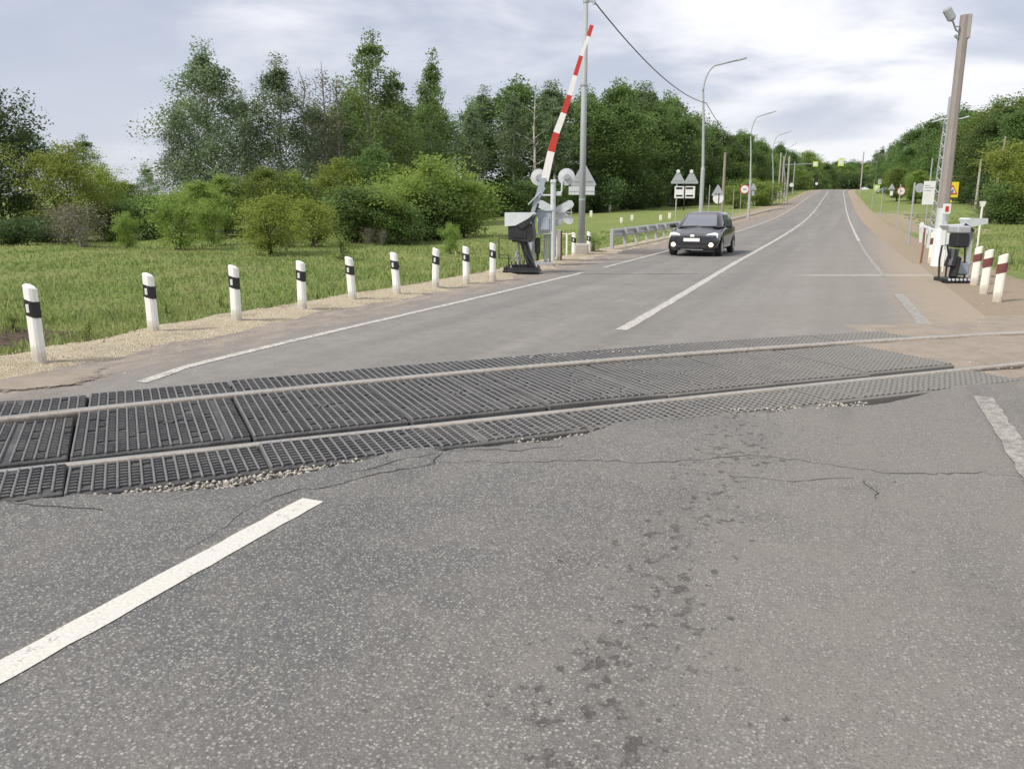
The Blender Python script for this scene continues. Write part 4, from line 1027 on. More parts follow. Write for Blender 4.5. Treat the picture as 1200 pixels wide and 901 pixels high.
def b_y(e):
    post_to(e, 186, .03, L(1113, 0)[0]); o = plate(e, 'yellow_plate', 1106.5, 213.5, 1123.5, 231.5, M['sign_yellow']); c = L(1115, 224); r = 6.6 * depth(g0) / F
    mb = MB(); mb.prism(tri(r, c[0], c[2], .1), -.075, -.068); tr = mb.build('red_triangle', M['sign_red'], o)
    mb = MB(); mb.prism(tri(r * .66, c[0], c[2], .1), -.082, -.076); wf = mb.build('white_face', M['sign_white'], tr)
    mb = MB()
    for q in (-.09, .03):
        mb.tube([(c[0] + q * r * 2, -.088, c[2] - r * .28), (c[0] + q * r * 2 + .03, -.088, c[2] + r * .12)], .018, 5)
    mb.disc((c[0], -.088, c[2] + r * .24), .025, .006, 8); mb.build('black_figures', M['sign_black'], wf)
    mb = MB(); q = L(1113, 236); mb.box((q[0], -.05, q[2]), (.12, .02, .12)); mb.build('small_plate', M['sign_yellow'], e)
sgn('road_sign', 1113, 38, 'bright yellow square warning sign with a red triangle, right of the brown concrete pole', 'signs along the right verge', b_y)
# black barrier machine on the right, with its grey hood on a post behind
g = G(1119, 331); g0 = g
e = empty('barrier_machine', g, PSI, 'black barrier machine topped by a dark box, left of the brown-red banded posts', 'barrier machine')
def bx(px0, py0, px1, py1, dy, dp, m, name, bev=.02, rot=(0, 0, 0)):
    a_, b_ = L(px0, py1), L(px1, py0); mb = MB(); mb.box(((a_[0] + b_[0]) / 2, dy, (a_[2] + b_[2]) / 2), (b_[0] - a_[0], dp, b_[2] - a_[2]), bev=bev, rot=rot); return mb.build(name, m, e)
bx(1101, 325, 1131, 331.5, 0, .55, M['black_iron'], 'base_frame', .015)
bx(1114, 273, 1131, 290, -.05, .36, M['black_iron'], 'motor_box', .03)
bx(1114.5, 264.5, 1131.5, 273.5, -.05, .40, M['pole_grey'], 'box_cover', .03)
bx(1111, 300, 1120, 325, -.12, .22, M['black_iron'], 'column', .03, (0, .12, 0))
mb = MB(); mb.tube([L(1118, 292, -.1), L(1116, 303, -.12), L(1113, 312, -.14)], [.09, .11, .12], 10); mb.tube([L(1131, 290, .0), L(1130, 328, .0)], .02, 6); mb.build('lever', M['black_iron'], e)
bx(1119, 307, 1137, 323, .12, .3, M['blue_grey'], 'drive_case', .04)
mb = MB(); mb.tube([L(1100, 326, -.22), L(1101, 304, -.22), L(1104, 288, -.22), L(1110, 287, -.22), L(1112, 300, -.22)], .022, 6); mb.tube([L(1108, 325, -.2), L(1110, 302, -.2)], .02, 6); mb.build('guard_frame', M['black_iron'], e)
for (x0, x1) in ((1103, 1107), (1109.5, 1112.5)): bx(x0, 293, x1, 319, -.02, .06, M['cream_post'], 'white_rod', .01)
mb = MB()
for q in range(6): c = L(1104 + q * 4.6, 326.5); mb.disc((c[0], -.285, c[2]), .025, .03, 8)
mb.build('bolt', M['pale_grey'], e)
g = G(1135, 330); g = g + np.array([.05, .7, 0]); g0 = g
e = empty('drive_post', g, PSI, 'grey post with a tilted pale box on top, behind the black machine on the right', 'drive post')
bx(1131.5, 268, 1139.5, 325, 0, .17, M['pole_grey'], 'post', .02)
a_, b_ = L(1128, 266), L(1152, 256); mb = MB(); mb.prism([(a_[0] - .0, b_[2] - .02), (a_[0] + .06, a_[2] + .06), (L(1136, 0)[0], a_[2] + .03), (L(1141, 0)[0], L(0, 270)[2]), (L(1149, 0)[0], L(0, 269)[2]), (b_[0], L(0, 262)[2]), (b_[0], b_[2]), (a_[0] + .04, b_[2] + .01)], -.2, .2); mb.build('tilted_box', M['pale_grey'], e)
mb = MB(); mb.tube([L(1131, 263, -.21), L(1138, 268, -.21), L(1141, 271, -.21)], .03, 6); mb.build('bracket', M['black_iron'], e)
# white posts at the foot of the brown pole
for (x, y, ty, lb) in ((1089.5, 309, 272, 'white brown-red banded guide post at the left of the brown pole foot'), (1101, 312, 277, 'white brown-red banded guide post directly left of the right-hand black machine')):
    g = G(x, y); o = dup(PR, g, R(-14), lb, 'white guide posts with brown-red bands'); o.rotation_euler = (0, .02, R(-14)); o.scale = (.9, 1, (y - ty) * px_unit(g) / .84)
g = G(1078.5, 309); e = empty('marker_post', g, PSI, 'thin rusty red stake standing left of the white foot of the brown pole', 'marker post')
mb = MB(); mb.tube([(0, 0, -.1), (.03, 0, .5), (.02, 0, .98)], .028, 6); mb.build('rod', M['rust'], e)
guardrail([np.array([3.0, 27.5, 0]), np.array([3.3, 40., 0]), np.array([4.2, 52., 0])], 'low pale guard rail running from the brown concrete pole along the right verge', .60, M['pale_grey'], -1, None, 2.5)
g = D(1151, 30); g0 = g; e = empty('marker_post', g, PSI, 'cream marker post with a flared head, behind the tilted pale box', 'marker post')
mb = MB(); z = ztop(1151, 236, 30) - g[2]; mb.tube([(0, 0, -.1), (0, 0, z - .15)], .035, 8); mb.build('rod', M['cream_post'], e); mb = MB(); mb.prism([(-.06, z - .2), (.06, z - .2), (.12, z), (-.12, z)], -.03, .03); mb.build('flared_head', M['cream_post'], e)
# kerb of the lay-by
pts_ = [np.array([a_ + float(road_c(b_)), b_]) for a_, b_ in ((-10.2, 58), (-9.2, 62), (-8.8, 72), (-8.6, 84), (-8.3, 98), (-7.6, 108), (-6.6, 114))]
vs = []; fs = []
fine = []
for i in range(len(pts_) - 1):
    for q in range(6): fine.append(pts_[i] + (pts_[i + 1] - pts_[i]) * q / 6)
fine.append(pts_[-1])
for i, p in enumerate(fine):
    z = max(float(road_z(p[1])), float(terrain(*p)))
    for (a_, b_) in ((-.09, -.3), (-.09, .15), (-.06, .17), (.07, .17), (.09, .14), (.09, -.3)): vs.append((p[0] + a_, p[1], z + b_))
for i in range(len(fine) - 1):
    for j in range(5): fs.append((i * 6 + j, i * 6 + j + 1, i * 6 + j + 7, i * 6 + j + 6))
tag(rawmesh('kerb', vs, fs, M['kerb']), kind='structure')

# ------------------------------------------------------------------ cars
def carpaint(name, c):
    t = NT(name); co = t.co(); n = t.noise(3, co, 5, .6); s = t.sep(co)
    low = t.ramp(s[2], .1, .6, .22, .01); t.col(t.mix(t.math('MULTIPLY', low, t.ramp(n, .2, .8, .5, 1)), c, (.16, .135, .11))); t.rough(.22); t.bsdf.inputs['Coat Weight'].default_value = .6; t.bsdf.inputs['Coat Roughness'].default_value = .08; return t.m
t = NT('car_glass'); t.col((.15, .155, .18)); t.rough(.05); t.bsdf.inputs['IOR'].default_value = 2.4; t.bsdf.inputs['Specular IOR Level'].default_value = .6; M['glass'] = t.m  # bluish sky reflection is put into the glass base colour
t = NT('headlight_glass'); t.col((.72, .74, .76)); t.rough(.18); M['hl'] = t.m
t = NT('fog_lamp'); t.col((.9, .8, .6)); t.bsdf.inputs['Emission Color'].default_value = (1, .80, .52, 1); t.bsdf.inputs['Emission Strength'].default_value = 1.1; M['fog'] = t.m
M['tyre'] = paint('tyre', (.018, .018, .019), .8, dirt=.5); M['rim'] = paint('wheel_rim', (.40, .41, .42), .35, metal=.6, dirt=.3)
M['trim'] = paint('black_trim', (.014, .014, .015), .5, dirt=.15)
def make_car(loc, rz, label, pm, detail=True):
    e = empty('car', loc, rz, label, 'car', 'cars on the road')
    st = [(-1.93, .50, .34, .56, .60), (-1.90, .68, .24, .66, .69), (-1.80, .76, .20, .70, .745), (-1.55, .815, .19, .76, .84), (-1.15, .835, .18, .83, .935), (-.85, .84, .17, .90, .99), (-.3, .845, .17, .93, 1.0), (.5, .845, .17, .95, 1.0), (1.25, .84, .18, .97, 1.01), (1.65, .81, .22, .97, 1.0), (1.85, .75, .30, .92, .95), (1.92, .62, .40, .80, .84)]
    vs = []; n = 0
    for (y, w, zb, zs, zc) in st:
        half = [(0, zb), (w * .80, zb), (w * .97, zb + .10), (w, zb + (zs - zb) * .55), (w * .985, zs - .08), (w * .93, zs), (w * .55, (zs + zc * 2) / 3), (0, zc)]
        r = [(x, y, z) for x, z in half] + [(-x, y, z) for x, z in half[-2:0:-1]]; n = len(r); vs += r
    fs = [tuple(range(n)), tuple((len(st) - 1) * n + j for j in range(n - 1, -1, -1))]
    for i in range(len(st) - 1):
        for j in range(n): fs.append((i * n + j, i * n + n + j, i * n + n + (j + 1) % n, i * n + (j + 1) % n))
    mb = MB(); mb.add(vs, fs)
    # greenhouse
    cs = [(.955, -.92, 1.80, .755), (1.12, -.70, 1.74, .715), (1.28, -.46, 1.64, .660), (1.40, -.27, 1.50, .605), (1.46, -.10, 1.34, .54), (1.485, .15, 1.1, .42)]
    def oc(z, y0, y1, w): return [(-w * .80, y0, z), (w * .80, y0, z), (w * .97, y0 + .16, z), (w, y0 + .5, z), (w, y1 - .4, z), (w * .95, y1 - .08, z), (w * .75, y1, z), (-w * .75, y1, z), (-w * .95, y1 - .08, z), (-w, y1 - .4, z), (-w, y0 + .5, z), (-w * .97, y0 + .16, z)]
    vs = [p for c in cs for p in oc(*c)]; k_ = 12; fs = [tuple((len(cs) - 1) * k_ + j for j in range(k_))]
    for i in range(len(cs) - 1):
        for j in range(k_): fs.append((i * k_ + j, i * k_ + (j + 1) % k_, (i + 1) * k_ + (j + 1) % k_, (i + 1) * k_ + j))
    mb.add(vs, fs)
    body = mb.build('body', pm, e, smooth=True)
    try:
        me = body.data; me.set_sharp_from_angle(angle=R(38))
    except Exception: pass
    # windscreen follows the raked front of the greenhouse
    def lerp_c(z):
        for i in range(len(cs) - 1):
            if cs[i][0] <= z <= cs[i + 1][0]:
                f = (z - cs[i][0]) / (cs[i + 1][0] - cs[i][0]); return tuple(cs[i][q] + (cs[i + 1][q] - cs[i][q]) * f for q in range(4))
    mb = MB(); rows = []
    for z in np.linspace(.985, 1.415, 6):
        _, y0, y1, w = lerp_c(z); rows.append([(x * w * .80 * .96, y0 - .012 - .00 * x, z) for x in np.linspace(-1, 1, 7)])
    vs = [p for r in rows for p in r]; fs = [(i * 7 + j, i * 7 + j + 1, i * 7 + j + 8, i * 7 + j + 7) for i in range(5) for j in range(6)]
    mb.add(vs, fs); ws = mb.build('windscreen', M['glass'], e, smooth=True)
    for sgn_ in (-1, 1):
        for (ya, yb) in ((-.36, .36), (.43, 1.12)):
            mb = MB(); vs = []
            for z in (1.0, 1.20, 1.385):
                _, y0, y1, w = lerp_c(z); sh = (z - 1.0) * (.85 if ya < 0 else 0.1); sb = (z - 1.) * (0 if ya < 0 else .55)
                vs += [(sgn_ * (w + .012), ya + sh, z), (sgn_ * (w + .012), yb - sb, z)]
            mb.add(vs, [(0, 1, 3, 2), (2, 3, 5, 4)]); mb.build('side_window', M['glass'], e)
    mb = MB(); vs = []
    for z in (1.03, 1.39):
        _, y0, y1, w = lerp_c(z); vs += [(-w * .70, y1 + .012, z), (w * .70, y1 + .012, z)]
    mb.add(vs, [(0, 2, 3, 1)]); mb.build('rear_window', M['glass'], e)
    for sx in (-1, 1):
        for y in (-1.18, 1.22):
            mb = MB(); mb.tube([(sx * .64, y, .29), (sx * .66, y, .29), (sx * .82, y, .29), (sx * .845, y, .29)], [.25, .29, .29, .26], 22)
            ty = mb.build('wheel', M['tyre'], e); mb = MB(); mb.tube([(sx * .838, y, .29), (sx * .852, y, .29)], [.18, .17], 16); mb.build('rim', M['rim'], ty)
            mb = MB(); an = [R(a_) for a_ in range(-12, 193, 12)]; pts2 = [(y + .345 * math.cos(a_), .30 + .345 * math.sin(a_)) for a_ in an]
            mb.add([(sx * .849, p[0], p[1]) for p in pts2] + [(sx * .62, p[0], p[1]) for p in pts2], [tuple(range(len(pts2))), tuple(range(2 * len(pts2) - 1, len(pts2) - 1, -1))]); mb.build('wheel_arch', M['trim'], e)
        # headlights
        mb = MB(); pl = [(.32, .63), (.42, .565), (.68, .57), (.77, .63), (.775, .77), (.66, .81), (.46, .76)]
        def yf(x, z): return -1.90 + .17 * (x / .76) ** 2 + .42 * max(0, z - .62) - .012
        f3 = [(sx * x, yf(x, z) - .02, z) for x, z in pl]; b3 = [(sx * x, yf(x, z) + .12, z) for x, z in pl]; k2 = len(pl)
        mb.add(f3 + b3, [tuple(range(k2))] + [(i, (i + 1) % k2, k2 + (i + 1) % k2, k2 + i) for i in range(k2)]); mb.build('headlight', M['hl'], e)
        mb = MB(); mb.disc((sx * .60, -1.875,   .40), .075, .09, 16, dish=.02); mb.build('fog_lamp', M['fog'], e)
        mb = MB(); mb.box((sx * .93, -.60, 1.0), (.20, .11, .14), bev=.04); mb.tube([(sx * .80, -.58, .96), (sx * .88, -.58, .98)], .03, 6); mb.build('mirror', M['trim'], e)
        mb = MB(); mb.box((sx * .853, .38, .86), (.02, .16, .03), bev=.006); mb.build('door_handle', M['trim'], e)
        mb = MB(); mb.box((sx * .72, 1.86, .80), (.12, .08, .24), bev=.03); mb.build('tail_light', M['sign_red'], e)
    mb = MB(); mb.box((-.02, -1.935, .56), (.52, .02, .112), bev=.004); mb.build('number_plate', M['sign_white'], e)
    mb = MB(); mb.box((0, -1.925, .31), (1.0, .05, .11), bev=.02); mb.box((0, -1.90, .655), (.54, .05, .05), bev=.015); gr = mb.build('grille', M['trim'], e)
    mb = MB(); mb.add([(.085 * math.cos(R(a_)), -1.945 + .03 * (math.sin(R(a_)) > .5), .695 + .042 * math.sin(R(a_))) for a_ in range(0, 360, 20)], [tuple(range(18))]); mb.tube([(.07, -1.93, .695), (-.07, -1.93, .695)], .02, 6); mb.build('emblem', M['rim'], gr)
    mb = MB(); mb.box((0, -1.91, .235), (.72, .05, .03), bev=.008); mb.build('lip', M['rim'], e)
    mb = MB(); mb.tube([(-.55, -.97, .985), (.02, -.98, 1.0)], .012, 5); mb.tube([(.05, -.97, .985), (.60, -.96, 1.0)], .012, 5); mb.build('wiper', M['trim'], e)
    e.scale = (.975, .97, .925)
    return e
M['car_black'] = carpaint('black_car_paint', (.012, .013, .018)); M['car_white'] = carpaint('white_car_paint', (.75, .75, .75)); M['car_blue'] = carpaint('grey_blue_car_paint', (.10, .13, .17))
gc = at(814, 301, 0)
make_car((gc[0] - .05, gc[1] + 1.85, float(road_z(gc[1] + 1.8))), R(-1.5), 'black hatchback with lit fog lamps driving toward the crossing on the left lane', M['car_black'])
p = D(1012.5, 300); make_car((p[0], p[1], float(road_z(p[1])) + .02), R(28), 'tiny white car far off where the road bends', M['car_white'])
p = D(1034.5, 185); make_car((p[0], p[1], float(terrain(p[0], p[1]))), R(-60), 'grey blue car parked at the edge of the right wood', M['car_blue'])

# ------------------------------------------------------------------ vegetation
def leafmat(name, c1, c2, trans=.35, hue=.5):
    t = NT(name)
    a = t.new('ShaderNodeAttribute', attribute_name='tone').outputs['Fac']
    oi = t.new('ShaderNodeObjectInfo').outputs['Random']
    c = t.mix(a, c1, c2)
    hs = t.new('ShaderNodeHueSaturation'); t.lk(c, hs.inputs['Color'])
    t.put(hs.inputs['Hue'], t.math('ADD', .494, t.math('MULTIPLY', oi, .016))); t.put(hs.inputs['Value'], t.math('ADD', .78, t.math('MULTIPLY', oi, .44)))
    hs.inputs['Saturation'].default_value = .98
    t.col(hs.outputs[0]); t.rough(.6); t.bsdf.inputs['Specular IOR Level'].default_value = .2
    tr = t.new('ShaderNodeBsdfTranslucent'); t.lk(hs.outputs[0], tr.inputs['Color'])
    ms = t.new('ShaderNodeMixShader'); ms.inputs[0].default_value = trans
    t.lk(t.bsdf.outputs[0], ms.inputs[1]); t.lk(tr.outputs[0], ms.inputs[2]); t.lk(ms.outputs[0], t.n['Material Output'].inputs['Surface'])
    return t.m
LM = dict(birch=leafmat('birch_leaves', (0.130, 0.190, 0.100), (0.275, 0.350, 0.185), 0.52), aspen=leafmat('aspen_leaves', (0.115, 0.198, 0.064), (0.294, 0.410, 0.141), 0.52), oak=leafmat('dense_leaves', (0.085, 0.150, 0.044), (0.205, 0.295, 0.092), 0.50),
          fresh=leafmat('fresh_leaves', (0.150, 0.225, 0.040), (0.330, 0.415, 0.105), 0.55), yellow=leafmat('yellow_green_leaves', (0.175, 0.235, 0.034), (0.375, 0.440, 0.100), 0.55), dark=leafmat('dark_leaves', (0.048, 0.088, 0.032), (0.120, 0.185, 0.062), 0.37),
          tan=leafmat('tan_twigs', (0.105, 0.100, 0.062), (0.190, 0.175, 0.105), 0.22))
def bark(name, c1, c2, sc):
    t = NT(name); co = t.co(); n = t.noise(sc, t.scale(co, (1, 1, .35)), 5, .7); t.col(t.mix(t.ramp(n, .42, .62), c1, c2)); t.rough(.9); return t.m
BK = dict(birch=bark('birch_bark', (.48, .46, .42), (.10, .09, .08), 3.5), brown=bark('brown_bark', (.12, .095, .07), (.05, .04, .03), 5), grey=bark('grey_bark', (.28, .265, .24), (.14, .125, .11), 4))
def make_plant(seed, h, cr, base, nleaf, lsz, shape, drop=0., stems=1, limbs=26, lean=.0, clump=.5, sparse=0., leaf='oak', twig=True, spread=1.):
    """returns (wood mesh verts/faces builder, leaf arrays). crown radius cr, crown from base*h to h"""
    r = np.random.default_rng(seed); mb = MB(); cl = []; tips = []
    def prof(t):
        if shape == 'birch': return (1 - t) ** .5 * min(1, .45 + t * 2.6)
        if shape == 'oval': return max(.12, math.sin(math.pi * min(1, .12 + .86 * t)) ** .7)
        if shape == 'round': return max(.15, math.sqrt(max(0, 1 - (1.75 * t - .8) ** 2)) if abs(1.75 * t - .8) < 1 else .2)
        if shape == 'col': return max(.2, (1 - t) ** .4 * min(1, .6 + 2 * t))
        return 1
    for s_ in range(stems):
        ang0 = r.uniform(0, 6.28); sl = (lean + (.22 * spread if stems > 1 else .02)) * r.uniform(.5, 1.2)
        hh = h * (r.uniform(.72, 1) if stems > 1 and s_ else 1); n = 9; tr = []; w = r.normal(0, .012 * hh, (n, 2)); w[0] = 0
        off = r.normal(0, .10 * (stems > 1), 2) * min(1, cr)
        for i in range(n):
            q = i / (n - 1); tr.append(Vector((off[0] + math.cos(ang0) * sl * hh * q + w[i, 0] * q, off[1] + math.sin(ang0) * sl * hh * q + w[i, 1] * q, -.15 + (hh + .1) * q)))
        r0 = .0115 * hh * (1.0 if stems == 1 else .8) + .012
        mb.tube(tr, [r0 * (1.25 if i == 0 else (1 - .9 * (i / (n - 1)))) + .006 for i in range(n)], 7, caps=False)
        tips.append(tr[-1])
        def tp(q):
            a = q * (n - 1); i = min(int(a), n - 2); return tr[i].lerp(tr[i + 1], a - i)
        nl = max(3, int(limbs / stems))
        for k in range(nl):
            q = base + (1 - base) * ((k + r.uniform(.1, .9)) / nl); t_ = (q - base) / (1 - base)
            p0 = tp(min(.985, q * .96 - (.04 if q > .2 else 0))) if q > .06 else tp(max(0.02, q)); rad = cr * prof(t_) * (r.uniform(.6, 1.12) if stems == 1 else r.uniform(.5, 1.3)) / (1 if stems == 1 else 1.25)
            az = k * 2.399 + r.normal(0, .4); up_ = r.uniform(.25, .75) if shape != 'birch' else r.uniform(.5, 1.0)
            e_ = p0 + Vector((math.cos(az) * rad, math.sin(az) * rad, rad * up_ * (1 if shape != 'birch' else .75)))
            m_ = p0.lerp(e_, .5) + Vector((0, 0, rad * .10)); 
            if drop: e_ = e_ - Vector((0, 0, drop * rad * r.uniform(.3, 1.)))
            rl = max(.012, r0 * .38 * (1 - q * .6)); mb.tube([p0, m_, e_], [rl, rl * .6, rl * .22], 4, caps=False)
            for j in range(5):
                f = r.uniform(.35, 1.05); c = (p0.lerp(m_, f * 2) if f < .5 else m_.lerp(e_, f * 2 - 1)); c = c + Vector(tuple(r.normal(0, rad * .17, 3)))
                if twig and j < 3:
                    mb.tube([p0.lerp(m_, 1.) if f < .6 else m_.lerp(e_, .4), c], [rl * .35, rl * .15], 3, caps=False)
                cl.append((c, rad))
    cl = [c for c in cl if r.random() > sparse]
    for s2 in tips:
        for z_ in (0, .03, .06): cl.append((s2 - Vector((0, 0, z_ * h)), cr * (.35 + z_ * 4)))
    if not cl or nleaf == 0: return mb, None
    nc = len(cl); per = max(4, nleaf // nc)
    C = np.array([tuple(c[0]) for c in cl]); RD = np.array([min(c[1], cr) for c in cl])
    sig = clump * (.35 + .65 * RD / max(RD)) 
    P = np.repeat(C, per, 0) + np.clip(r.normal(0, 1, (nc * per, 3)), -1.75, 1.75) * np.repeat(sig, per)[:, None] * np.array([1, 1, .72])
    if drop: P[:, 2] -= np.abs(r.normal(0, 1, len(P))) * drop * .8 * np.repeat(sig, per)
    P[:, 2] = np.maximum(P[:, 2], .08 + .1 * r.random(len(P)))
    N = len(P); tone = np.repeat(r.random(nc) * .75, per) + r.random(N) * .35
    up_ = r.normal(0, 1, (N, 3)); up_[:, 2] = np.abs(up_[:, 2]) + .5; up_ /= np.linalg.norm(up_, axis=1)[:, None]
    a = np.cross(up_, r.normal(0, 1, (N, 3))); a /= np.linalg.norm(a, axis=1)[:, None]; b = np.cross(up_, a)
    s_ = lsz * r.uniform(.6, 1.35, N)[:, None]
    V = np.stack([P - a * s_, P - b * s_ * .62 + a * s_ * .1, P + a * s_, P + b * s_ * .62 + a * s_ * .1], 1).reshape(-1, 3)
    return mb, (V, tone)
def plant(name, seed, bk, leaf, **k):
    mb, lv = make_plant(seed, leaf=leaf, **k)
    e = bpy.data.objects.new(name, None); COL.objects.link(e)
    mb.build('trunk' if k.get('stems', 1) == 1 else 'stems', BK[bk], e, smooth=True)
    if lv is not None:
        V, tone = lv; n = len(V) // 4; Fc = np.arange(n * 4).reshape(n, 4); o = rawmesh('crown', V, Fc, LM[leaf], e)
        at_ = o.data.attributes.new('tone', 'FLOAT', 'FACE'); at_.data.foreach_set('value', np.clip(tone, 0, 1).astype(np.float32))
    e['_h'] = k['h']; return e
# prototypes (height 1 unit = metre)
PT = {}
def proto(key, *a, **k): PT[key] = [plant(*a, **k), False]
proto('birch0', 'birch_tree', 11, 'birch', 'birch', h=14, cr=4.3, base=.10, nleaf=27000, lsz=.09, shape='birch', drop=.8, limbs=46, clump=.62)
proto('birch1', 'birch_tree', 12, 'birch', 'birch', h=14, cr=3.6, base=.14, nleaf=22000, lsz=.09, shape='birch', drop=.9, limbs=42, clump=.58, sparse=.08)
proto('aspen0', 'aspen_tree', 13, 'grey', 'aspen', h=15, cr=2.6, base=.22, nleaf=9000, lsz=.10, shape='oval', limbs=34, clump=.50, sparse=.28)
proto('aspen1', 'aspen_tree', 14, 'grey', 'aspen', h=15, cr=2.3, base=.3, nleaf=10500, lsz=.10, shape='birch', drop=.3, limbs=36, clump=.5, sparse=.15)
proto('oak0', 'broadleaf_tree', 15, 'brown', 'oak', h=15, cr=3.9, base=.20, nleaf=15000, lsz=.13, shape='oval', limbs=40, clump=.80)
proto('oak1', 'broadleaf_tree', 16, 'brown', 'oak', h=15, cr=3.4, base=.26, nleaf=13500, lsz=.13, shape='col', limbs=38, clump=.75)
proto('oak2', 'broadleaf_tree', 17, 'birch', 'oak', h=16, cr=3.0, base=.34, nleaf=12000, lsz=.13, shape='birch', limbs=36, clump=.70)
proto('slim', 'birch_tree', 18, 'birch', 'birch', h=16, cr=2.3, base=.42, nleaf=8500, lsz=.115, shape='birch', drop=.4, limbs=30, clump=.55)
proto('fresh0', 'leafy_tree', 19, 'brown', 'fresh', h=12, cr=3.5, base=.10, nleaf=16000, lsz=.12, shape='oval', limbs=40, clump=.75)
proto('yellow0', 'leafy_tree', 20, 'brown', 'yellow', h=7, cr=3.0, base=.08, nleaf=15000, lsz=.082, shape='round', stems=3, limbs=40, clump=.55)
proto('dark0', 'broadleaf_tree', 21, 'brown', 'dark', h=11, cr=3.6, base=.05, nleaf=16000, lsz=.11, shape='oval', limbs=44, clump=.65)
proto('bush0', 'bush', 22, 'brown', 'fresh', h=3.2, cr=1.7, base=.10, nleaf=9000, lsz=.056, shape='round', stems=5, limbs=40, clump=.34)
proto('bush1', 'bush', 23, 'brown', 'fresh', h=3.2, cr=1.5, base=.16, nleaf=7500, lsz=.056, shape='oval', stems=4, limbs=36, clump=.30, sparse=.08)
proto('bush2', 'bush', 24, 'brown', 'oak', h=3.2, cr=2.0, base=.04, nleaf=9000, lsz=.07, shape='round', stems=5, limbs=44, clump=.40)
proto('ybush', 'bush', 25, 'brown', 'yellow', h=3.0, cr=2.0, base=.08, nleaf=9500, lsz=.057, shape='round', stems=6, limbs=46, clump=.36)
proto('tan', 'shrub', 26, 'grey', 'tan', h=3.0, cr=1.9, base=.06, nleaf=2600, lsz=.055, shape='round', stems=8, limbs=70, clump=.35)
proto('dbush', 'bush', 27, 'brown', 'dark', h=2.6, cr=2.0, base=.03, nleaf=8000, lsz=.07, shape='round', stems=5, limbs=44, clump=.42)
proto('bare', 'bare_tree', 28, 'grey', 'tan', h=13, cr=1.9, base=.35, nleaf=900, lsz=.07, shape='col', limbs=60, clump=.5)
proto('dead', 'dead_birch', 29, 'birch', 'tan', h=13, cr=2.2, base=.38, nleaf=0, lsz=.07, shape='birch', limbs=14, clump=.5)
proto('weed', 'weed_plant', 30, 'brown', 'fresh', h=1.0, cr=.4, base=.05, nleaf=700, lsz=.03, shape='oval', stems=3, limbs=14, clump=.13)
def put(key, px, w_, ytop, label, group=None, wide=1., cat=None, zoff=0., rz=None):
    p, used = PT[key]; g = D(px, w_); hgt = ztop(px, ytop, w_) - g[2] if ytop is not None else p['_h']
    s_ = max(.15, hgt / p['_h']); rz = rng.uniform(0, 6.28) if rz is None else rz; sc = (s_ * wide, s_ * wide, s_)
    g[2] += zoff - .03
    if used: o = dup(p, g, rz, scale=sc)
    else:
        o = p; o.location = tuple(map(float, g)); o.rotation_euler = (0, 0, rz); o.scale = sc; PT[key][1] = True
    cat = cat or {'tan': 'shrub', 'weed': 'weed'}.get(key, 'bush' if 'bush' in key else 'tree')
    for kx in ('label', 'group'):
        if kx in o: del o[kx]
    tag(o, label, cat, group); return o
# --- hero trees and bushes on the left
put('dark0', 2, 56, 98, 'dark tall tree cut off by the left edge of the view', None, 1.0)
put('dark0', -60, 60, 88, 'dark tall tree just outside the left corner', None, 1.0)
put('dark0', 38, 64, 150, 'lower dark tree showing above the yellow green tree on the far left', None, .9)
put('yellow0', 72, 50, 168, 'rounded yellow green tree standing before the dark trees on the far left', None, 1.05)
put('yellow0', 118, 54, 192, 'loose yellow green tree right of the rounded yellow green one', None, 1.0)
put('fresh0', 150, 60, 212, 'low green tree under the widest gap of sky', None, 1.6)
put('aspen0', 178, 66, 193, 'thin airy tree just left of the biggest birch, against the sky', None, 1.3)
put('aspen0', 100, 62, 158, 'thin airy tree with open twigs above the yellow green trees', None, 1.3)
put('tan', 92, 43, 236, 'tan leafless shrub under the yellow green tree on the far left', None, 1.25, 'shrub')
put('tan', 68, 46, 240, 'second tan shrub, half behind the first on the far left', None, 1.1, 'shrub')
put('dbush', 14, 44, 258, 'dark bush at the left edge of the meadow', None, 1.5)
put('dbush', 40, 48, 256, 'dark bush between the left edge and the tan shrubs', None, 1.4)
put('bush1', 145, 42, 249, 'small bright sapling standing alone in the meadow right of the tan shrubs', None, .8)
put('bush2', 170, 52, 232, 'dull green bush behind the lone bright sapling', None, 1.2)
put('bush2', 128, 52, 240, 'dull green bush behind the tan shrubs', None, 1.2)
put('bush1', 205, 41, 227, 'upright bright bush left of the widest bright bush in the meadow', None, 1.05)
put('bush1', 245, 44, 234, 'bright bush on two bare stems between two larger bright bushes', None, .9)
put('ybush', 312, 37, 232, 'widest bright yellow green bush in the meadow, nearest the guide posts', None, 1.05)
put('ybush', 366, 41, 236, 'bright bush joined to the right side of the widest one', None, 1.05)
put('tan', 335, 42, 262, 'brownish low shrub between the two joined bright bushes', None, 1.3, 'shrub')
put('fresh0', 262, 56, 205, 'green tree in front of the biggest birch', None, 1.5)
put('fresh0', 232, 52, 212, 'green tree low at the left foot of the biggest birch', None, 1.6)
put('fresh0', 310, 56, 196, 'green tree in front of the second birch', None, 1.4)
put('fresh0', 345, 58, 200, 'green tree right of the second birch, below the bare twigs', None, 1.4)
put('birch0', 255, 62, 50, 'biggest grey green birch with drooping twigs, standing highest on the left', None, 1.12)
put('birch1', 222, 64, 120, 'lower drooping birch at the left side of the biggest birch', None, 1.2)
put('birch1', 330, 64, 66, 'second big drooping birch, right of the biggest one', None, 1.15)
put('birch1', 292, 68, 108, 'birch filling the gap between the two big birches', None, 1.1)
